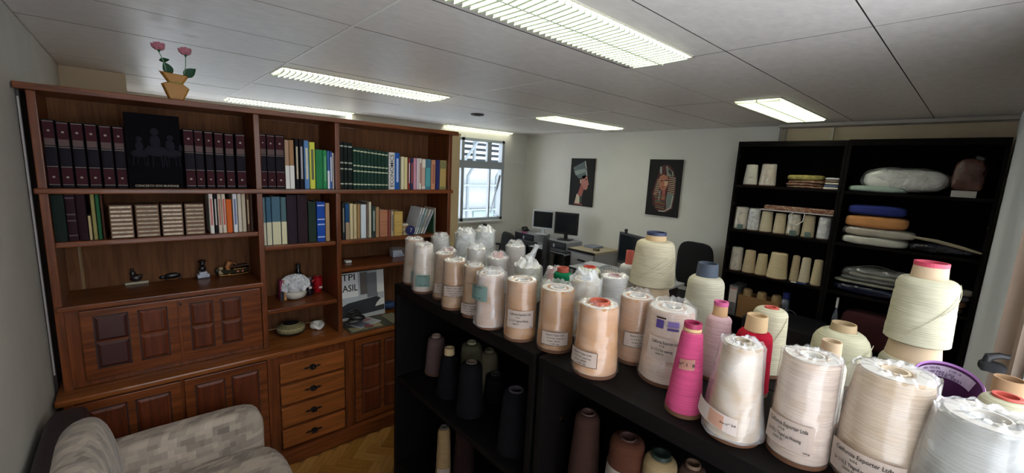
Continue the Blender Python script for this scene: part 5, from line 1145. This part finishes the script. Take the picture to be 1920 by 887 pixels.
poly(t, 'headdress_trim', pp([(.58, .05), (.63, .06), (.74, .36), (.69, .36)]), paint('silver trim', 'a8aca6'), .0105)
poly(t, 'face', pp([(.52, .36), (.72, .34), (.75, .42), (.82, .53), (.77, .56), (.78, .60), (.72, .65), (.60, .64), (.50, .52)]), paint('skin rose', 'b5776a'))
poly(t, 'ear', pp([(.44, .44), (.50, .44), (.50, .53), (.45, .52)]), paint('skin light', 'c29a88'), .0105)
poly(t, 'neck', pp([(.50, .52), (.62, .64), (.56, .78), (.52, .92), (.40, .92), (.38, .74)]), paint('skin red', 'a35a50'))
poly(t, 'neck_band', pp([(.46, .78), (.56, .80), (.58, .93), (.48, .93)]), paint('dark green', '38443c'), .0105)
poly(t, 'collar', pp([(.34, .74), (.46, .80), (.48, .95), (.26, .95)]), paint('cream', 'cfc2a8'), .0105)
poly(t, 'eye', pp([(.66, .43), (.72, .42), (.73, .44), (.66, .45)]), INK, .0108)
poly(t, 'base_stripe', pp([(.24, .94), (.60, .95), (.60, .98), (.24, .975)]), paint('rust', '8f4c40'))
w, h = .44, .705; t = picture(1244, 350, 'black wall picture of a golden striped funerary mask, right of the two', w, h, 1.365)
poly(t, 'headcloth', pp([(.42, .10), (.60, .09), (.76, .17), (.84, .32), (.88, .58), (.84, .85), (.66, .93), (.34, .90), (.22, .80), (.16, .60), (.24, .40), (.32, .22)]), paint('dark red brown', '4a1c1e'))
for k in range(9):
    y = .30+k*.033; poly(t, 'stripe', pp([(.64, y), (.84, y+.012), (.85, y+.026), (.64, y+.012)]), paint('gold cream', 'bda98c'), .0105)
    poly(t, 'stripe', pp([(.30-.01*k, y+.05), (.38, y+.04), (.38, y+.054), (.30-.01*k, y+.064)]), paint('gold cream', 'bda98c'), .0105)
for k in range(5):
    a0 = .14+.04*k; poly(t, 'stripe', pp([(.52+.035*k, .12+.02*k), (.56+.045*k, .115+.022*k), (.62+.04*k, .29), (.58+.035*k, .29)]), paint('grey silver', '8f9488'), .0105)
poly(t, 'face', pp([(.36, .30), (.46, .26), (.60, .29), (.64, .42), (.58, .52), (.48, .55), (.39, .50), (.36, .40)]), paint('face copper', 'b5735a'), .0105)
poly(t, 'cheek', pp([(.52, .36), (.62, .36), (.60, .46), (.53, .46)]), paint('face light', 'd3b090'), .011)
poly(t, 'eye', pp([(.40, .37), (.47, .36), (.47, .38), (.40, .385)]), INK, .0115); poly(t, 'eye', pp([(.52, .36), (.60, .35), (.62, .37), (.53, .38)]), INK, .0115); poly(t, 'mouth', pp([(.44, .475), (.52, .475), (.50, .49), (.45, .49)]), paint('lip', '7c3430'), .0115)
poly(t, 'cobra', pp([(.35, .12), (.40, .13), (.42, .24), (.38, .27), (.34, .2)]), paint('pale grey', '9c9a90'), .011)
poly(t, 'beard', pp([(.40, .54), (.44, .54), (.42, .74), (.37, .74)]), paint('teal silver', '84928e'), .011)
poly(t, 'throat', pp([(.48, .55), (.58, .52), (.58, .70), (.48, .72)]), paint('skin red', 'a35a50'), .0105)
for k in range(9): poly(t, 'collar_band', pp([(.24+.01*k, .60+.03*k), (.60, .62+.03*k), (.60, .63+.03*k), (.24+.01*k, .612+.03*k)]), paint(['rust line', 'sage line', 'ochre line'][k % 3], ['8f4c40', '5f7468', '9a8448'][k % 3]), .0112)
poly(t, 'lappet', pp([(.64, .58), (.84, .60), (.80, .82), (.66, .88), (.62, .70)]), paint('grey sage', '74807a'), .0108); poly(t, 'collar_edge', pp([(.80, .62), (.84, .62), (.80, .84), (.60, .92), (.42, .92), (.42, .90), (.60, .895), (.77, .82)]), paint('pale silver', 'a8a898'), .0115)

# ------------------------------------------------------------------ office desks and machines
def desk(nm, label, x0, x1, y0, y1, z=.75, m=GREYD, legs=True):
    t = thing(nm, ((x0+x1)/2, (y0+y1)/2, 0), label, 'desk'); a, b = (x1-x0)/2, (y1-y0)/2
    B('desktop', m, t, -a, a, -b, b, z-.025, z, bev=.004); B('edge_band', BPLAST, t, -a+.0, a, -b-.006, -b, z-.025, z-.002); B('modesty_panel', mat('dark desk steel', '2a2a30', .5), t, -a+.05, a-.05, b-.05, b-.04, .25, z-.03)
    for sx in (-a+.04, a-.07):
        for sy in (-b+.05, b-.09): B('leg', mat('dark desk steel', '2a2a30', .5), t, sx, sx+.03, sy, sy+.03, 0, z-.025)
    return t
ZD = .75
desk('office_desk', 'grey desk in the far corner under the silver monitor', -5.05, -4.42, 4.38, 4.9)
desk('office_desk', 'grey desk with black monitor and flat computer case', -4.36, -3.66, 4.28, 4.9)
desk('office_desk', 'wide grey desk behind the tall cream cone stack', -3.17, -1.97, 3.80, 4.30)
def monitor(px, py_base, label, w, h, z, frame, rz, y=None, back=False):
    p = at(px, py_base, z=z) if y is None else Vector((at(px, py_base, y=y).x, y, z))
    t = thing('monitor', p+Vector((0, 0, .0005)), label, 'monitor', rz=rz)
    fm = mat('monitor '+frame, frame, .4)
    obj('stand_base', bx(-.1, .1, -.08, .08, 0, .012, .004), fm, t); B('stand_neck', fm, t, -.025, .025, .0, .03, .01, .12)
    B('bezel', fm, t, -w/2, w/2, -.012, .03, .08, .08+h, bev=.005); B('screen', mat('dark screen', '1c2126', .15), t, -w/2+.026, w/2-.026, -.0135, -.0115, .112, .08+h-.024)
    if back: obj('rear_housing', pillow(w*.7, .07, h*.7, 2, 0, 5, 4), fm, t, loc=(0, .045, .08+h*.12), smooth=True)
    return t
# desk one
def pc(cx, cy, z, label, w=.38, d=.36, hh=.1):
    t = thing('computer_case', (cx, cy, z+.0005), label, 'computer')
    B('case', mat('grey steel case', '8f9298', .4), t, -w/2, w/2, -d/2, d/2, 0, hh, bev=.003); B('front_bezel', mat('dark blue black bezel', '20222c', .35), t, -w/2-.002, w/2+.002, -d/2-.015, -d/2+.002, 0, hh+.002, bev=.003)
    B('drive_bay', mat('charcoal bay', '33363e', .4), t, .02, w/2-.02, -d/2-.017, -d/2-.014, hh*.5, hh*.8); B('logo_plate', mat('silver plate', 'a9acb2', .3), t, -.02, .01, -d/2-.018, -d/2-.014, hh*.3, hh*.7); return t
pc(-4.70, 4.70, ZD, 'flat computer case under the silver monitor in the corner', .42, .36, .12)
t = monitor(1018, 424, 'silver framed monitor with dark screen in the far corner', .36, .30, ZD+.122, 'c4c8cc', R(25), y=4.72)
pc(-3.98, 4.62, ZD, 'flat black fronted computer case on the middle grey desk', .42, .36, .12)
monitor(1060, 445, 'black monitor standing on the flat computer case', .36, .32, ZD+.122, '1a1a1c', R(20), y=4.66)
def stuff_box(nm, cat, label, px, py, z, sx, sy, sz_, col, y=None):
    p = at(px, py, z=z) if y is None else Vector((at(px, py, y=y).x, y, z)); return tag(obj(nm, bx(-sx/2, sx/2, -sy/2, sy/2, 0, sz_, min(.004, sz_*.3)), mat('obj '+col, col, .5), None, loc=p+Vector((0, 0, .0005))), label, cat)
t = thing('telephone', (-4.86, 4.68, ZD+.1235), 'black desk telephone on the corner computer case', 'telephone'); obj('body', pillow(.1, .12, .05, 1, .003, 5, 3), BPLAST, t, smooth=True); obj('handset', tube(bmesh.new(), [(-.02, -.05, .05), (-.02, -.02, .065), (-.02, .03, .065), (-.02, .06, .05)], [.016, .01, .01, .016], 8), BPLAST, t, smooth=True)
stuff_box('pink_notebook', 'notebook', 'small magenta notebook lying by the telephone', 0, 0, ZD+.122, .1, .06, .008, 'a83a78', y=4.57).location = (-4.76, 4.57, ZD+.1225)
def keyboard(x, y, z, label, col='25262a', rz=0):
    t = thing('keyboard', (x, y, z+.0005), label, 'keyboard', rz=rz); B('tray', mat('obj '+col, col, .5), t, -.2, .2, -.07, .07, 0, .018, bev=.004)
    bm = bmesh.new()
    for i in range(14):
        for j in range(5): box(bm, -.19+i*.027, -.168+i*.027, -.06+j*.024, -.041+j*.024, .018, .024)
    o = obj('keys', bm, mat('key caps', '3a3b40', .5), t); return t
keyboard(-4.60, 4.45, ZD, 'dark keyboard on the corner desk')
keyboard(-3.85, 4.36, ZD, 'dark keyboard in front of the black fronted computer case')
# webcam + monitor seen from behind
t = monitor(1183, 478, 'black monitor with webcam seen left of the centre stack', .46, .37, ZD, '1c1e22', R(-20), y=4.12)
t.location.z = ZD+.0005
p = at(1174, 424, y=4.25); t2 = thing('webcam', (t.location.x-.09, t.location.y, ZD+.0005+.45), 'small black ball webcam on top of the centre monitor', 'webcam'); obj('ball', sphere(bmesh.new(), (0, 0, .035), .02), BPLAST, t2, smooth=True); obj('clip', bx(-.012, .012, -.012, .02, .001, .018, .002), BPLAST, t2)
# papers and calculator on the wide desk
t = thing('paper_stack', (-2.98, 4.08, ZD+.0005), 'loose stack of white papers on the wide grey desk', 'papers', rz=.1)
for k in range(5): B('sheet', mat('paper sheet %d' % (k % 2), ['c6cad0', 'b4b8c0'][k % 2], .6), t, -.16+.01*k, .14-.008*k, -.1, .11-.006*k, k*.006, k*.006+.005)
t = thing('wire_tray', (-2.62, 3.93, ZD+.0005), 'grey wire desk tray left of the tall cone stack', 'tray')
bm = bmesh.new()
for i in range(9): tube(bm, [(-.12+i*.03, -.09, 0), (-.12+i*.03, -.09, .06)], .002, 4); tube(bm, [(-.12+i*.03, .09, 0), (-.12+i*.03, .09, .06)], .002, 4)
for z_ in (.002, .03, .06): tube(bm, [(-.12, -.09, z_), (.12, -.09, z_), (.12, .09, z_), (-.12, .09, z_)], .0025, 4, closed=True)
for j in range(5): tube(bm, [(-.12, -.09+j*.045, .003), (.12, -.09+j*.045, .003)], .002, 4)
obj('wires', bm, mat('grey wire', '8f9296', .4), t)
B('letter', PAPER, t, -.11, .1, -.08, .08, .006, .02)
# pedestal
t = thing('drawer_pedestal', (-3.45, 4.66, 0), 'light grey drawer pedestal with pale wood top by the back wall', 'pedestal')
B('carcass', mat('light grey laminate', 'a8a9ac', .5), t, -.2, .2, -.25, .25, 0, .80); B('top', mat('pale wood top', 'b3a78c', .4), t, -.24, .22, -.27, .27, .80, .83, bev=.003); B('top_edge', BPLAST, t, -.24, .22, -.276, -.27, .80, .83)
for k in range(4): d = B('drawer', mat('white grey front', 'b6b8bc', .4), t, -.185, .185, -.265, -.25, .04+k*.19, .215+k*.19, bev=.003); B('handle', BPLAST, d, -.06, .06, -.277, -.265, .12+k*.19, .135+k*.19)
stuff_box('folder', 'folder', 'blue grey folders lying on the drawer pedestal', 0, 0, .83, .2, .18, .025, '7c8498').location = (-3.52, 4.74, .8305)
stuff_box('stapler', 'stapler', 'small olive stapler on the drawer pedestal', 0, 0, .83, .08, .05, .03, '5a563c').location = (-3.34, 4.56, .8305)
# chairs
def chair(loc, rz, label, arms=True, s=1.0):
    t = thing('office_chair', loc, label, 'chair', rz=rz)
    bm = pillow(.44*s, .07, .5*s, 1, .002, 8, 4); obj('backrest', bm, FAB, t, loc=(0, .22, .52), smooth=True)
    obj('seat', pillow(.47, .46, .09, 2, .003, 8, 4), FAB, t, loc=(0, 0, .40), smooth=True)
    B('back_bar', BPLAST, t, -.03, .03, .24, .27, .40, .75); obj('gas_post', lathe([(.025, .08), (.025, .40), (0, .40)], 14), CHROME, t)
    for k in range(5):
        a = 2*math.pi*k/5; l = obj('leg', tube(bmesh.new(), [(0, 0, .10), (.27*math.cos(a), .27*math.sin(a), .07)], [.022, .014], 8), BPLAST, t); obj('caster', sphere(bmesh.new(), (.28*math.cos(a), .28*math.sin(a), .03), .029, (1, 1, 1), 10, 8), BPLAST, l)
    if arms:
        for sx in (-1, 1): obj('armrest', tube(bmesh.new(), [(sx*.22, .05, .43), (sx*.28, .03, .50), (sx*.28, .0, .66), (sx*.28, -.14, .68), (sx*.28, .12, .68)], [.012, .012, .014, .018, .018], 8), BPLAST, t, smooth=True)
    return t
chair((-4.80, 4.02, 0), R(125), 'black office chair with armrest before the corner desk')
chair((-4.08, 3.90, 0), R(160), 'black office chair tucked under the middle grey desk', arms=False)
chair((-3.48, 4.05, 0), R(140), 'dark grey office chair beside the drawer pedestal', arms=False)
chair((at(1284, 480, y=4.62).x, 4.62, 0), R(-5)+0, 'black office chair by the back wall right of the centre stack').scale = (1, 1, 1.1)

# ------------------------------------------------------------------ armchair
def fabric_patch():
    m = mat('patchwork upholstery', '9c8f86', .9, sheen=.2); nt = m.node_tree; b = nt.nodes['Principled BSDF']; N = nt.nodes; L = nt.links
    tc = N.new('ShaderNodeTexCoord'); geo = N.new('ShaderNodeMapping'); sx = N.new('ShaderNodeSeparateXYZ'); L.new(tc.outputs['Object'], sx.inputs[0]); cb = N.new('ShaderNodeCombineXYZ')
    a1 = N.new('ShaderNodeMath'); a1.operation = 'MULTIPLY_ADD'; a1.inputs[1].default_value = .6; L.new(sx.outputs[0], a1.inputs[0]); L.new(sx.outputs[1], a1.inputs[2]); L.new(a1.outputs[0], cb.inputs[0])
    a2 = N.new('ShaderNodeMath'); L.new(sx.outputs[2], a2.inputs[0]); L.new(sx.outputs[0], a2.inputs[1]); L.new(a2.outputs[0], cb.inputs[1]); L.new(cb.outputs[0], geo.inputs[0])
    def brick(sc, c1, c2, w, h):
        br = N.new('ShaderNodeTexBrick'); L.new(geo.outputs[0], br.inputs[0]); br.inputs['Scale'].default_value = sc; br.inputs['Color1'].default_value = lin(c1); br.inputs['Color2'].default_value = lin(c2)
        br.inputs['Mortar'].default_value = lin(c1); br.inputs['Mortar Size'].default_value = 0; br.inputs['Brick Width'].default_value = w; br.inputs['Row Height'].default_value = h; br.inputs['Bias'].default_value = -.1; return br
    a = brick(9, 'c6b6a5', '665b55', .6, .36); c = brick(15, 'c2b4a4', '71665f', .7, .42)
    mx = N.new('ShaderNodeMix'); mx.data_type = 'RGBA'; mx.inputs[0].default_value = .5; L.new(a.outputs[0], mx.inputs[6]); L.new(c.outputs[0], mx.inputs[7])
    n = N.new('ShaderNodeTexNoise'); n.inputs['Scale'].default_value = 350; L.new(tc.outputs['Object'], n.inputs[0])
    bp = N.new('ShaderNodeBump'); bp.inputs['Strength'].default_value = .25; bp.inputs['Distance'].default_value = .003; L.new(n.outputs[0], bp.inputs['Height']); L.new(bp.outputs[0], b.inputs['Normal'])
    L.new(mx.outputs[2], b.inputs['Base Color']); return m
UP = fabric_patch(); DKB = mat('dark brown leatherette', '2b1f22', .55, bump=.1)
t = thing('armchair', (-1.93, .08, 0), 'patchwork upholstered armchair with dark brown outer shell in bottom left corner', 'armchair')
def soft(nm, m, x0, x1, y0, y1, z0, z1, p=6, amp=.003, cuts=12, rx=0):
    o = obj(nm, pillow(x1-x0, y1-y0, z1-z0, 3, amp, cuts, p), m, t, loc=((x0+x1)/2+1.93, (y0+y1)/2-.08, z0), smooth=True); o.rotation_euler.x = rx; return o
soft('arm', UP, -2.40, -2.265, -.28, .41, .12, .605, 7)
soft('arm', UP, -1.60, -1.465, -.28, .41, .12, .605, 7)
soft('seat_cushion', UP, -2.27, -1.60, -.12, .46, .27, .435, 5)
soft('backrest', UP, -2.31, -1.55, -.25, -.08, .36, .855, 3.0, rx=R(7))
soft('outer_shell', DKB, -2.44, -1.46, -.335, -.20, .08, .83, 6)
soft('base', DKB, -2.38, -1.48, -.26, .38, .06, .28, 8)
for sx in (-2.33, -1.53):
    for sy in (-.24, .32): B('foot', BPLAST, t, sx+1.93-.025, sx+1.93+.025, sy-.08-.02, sy-.08+.02, 0, .07)
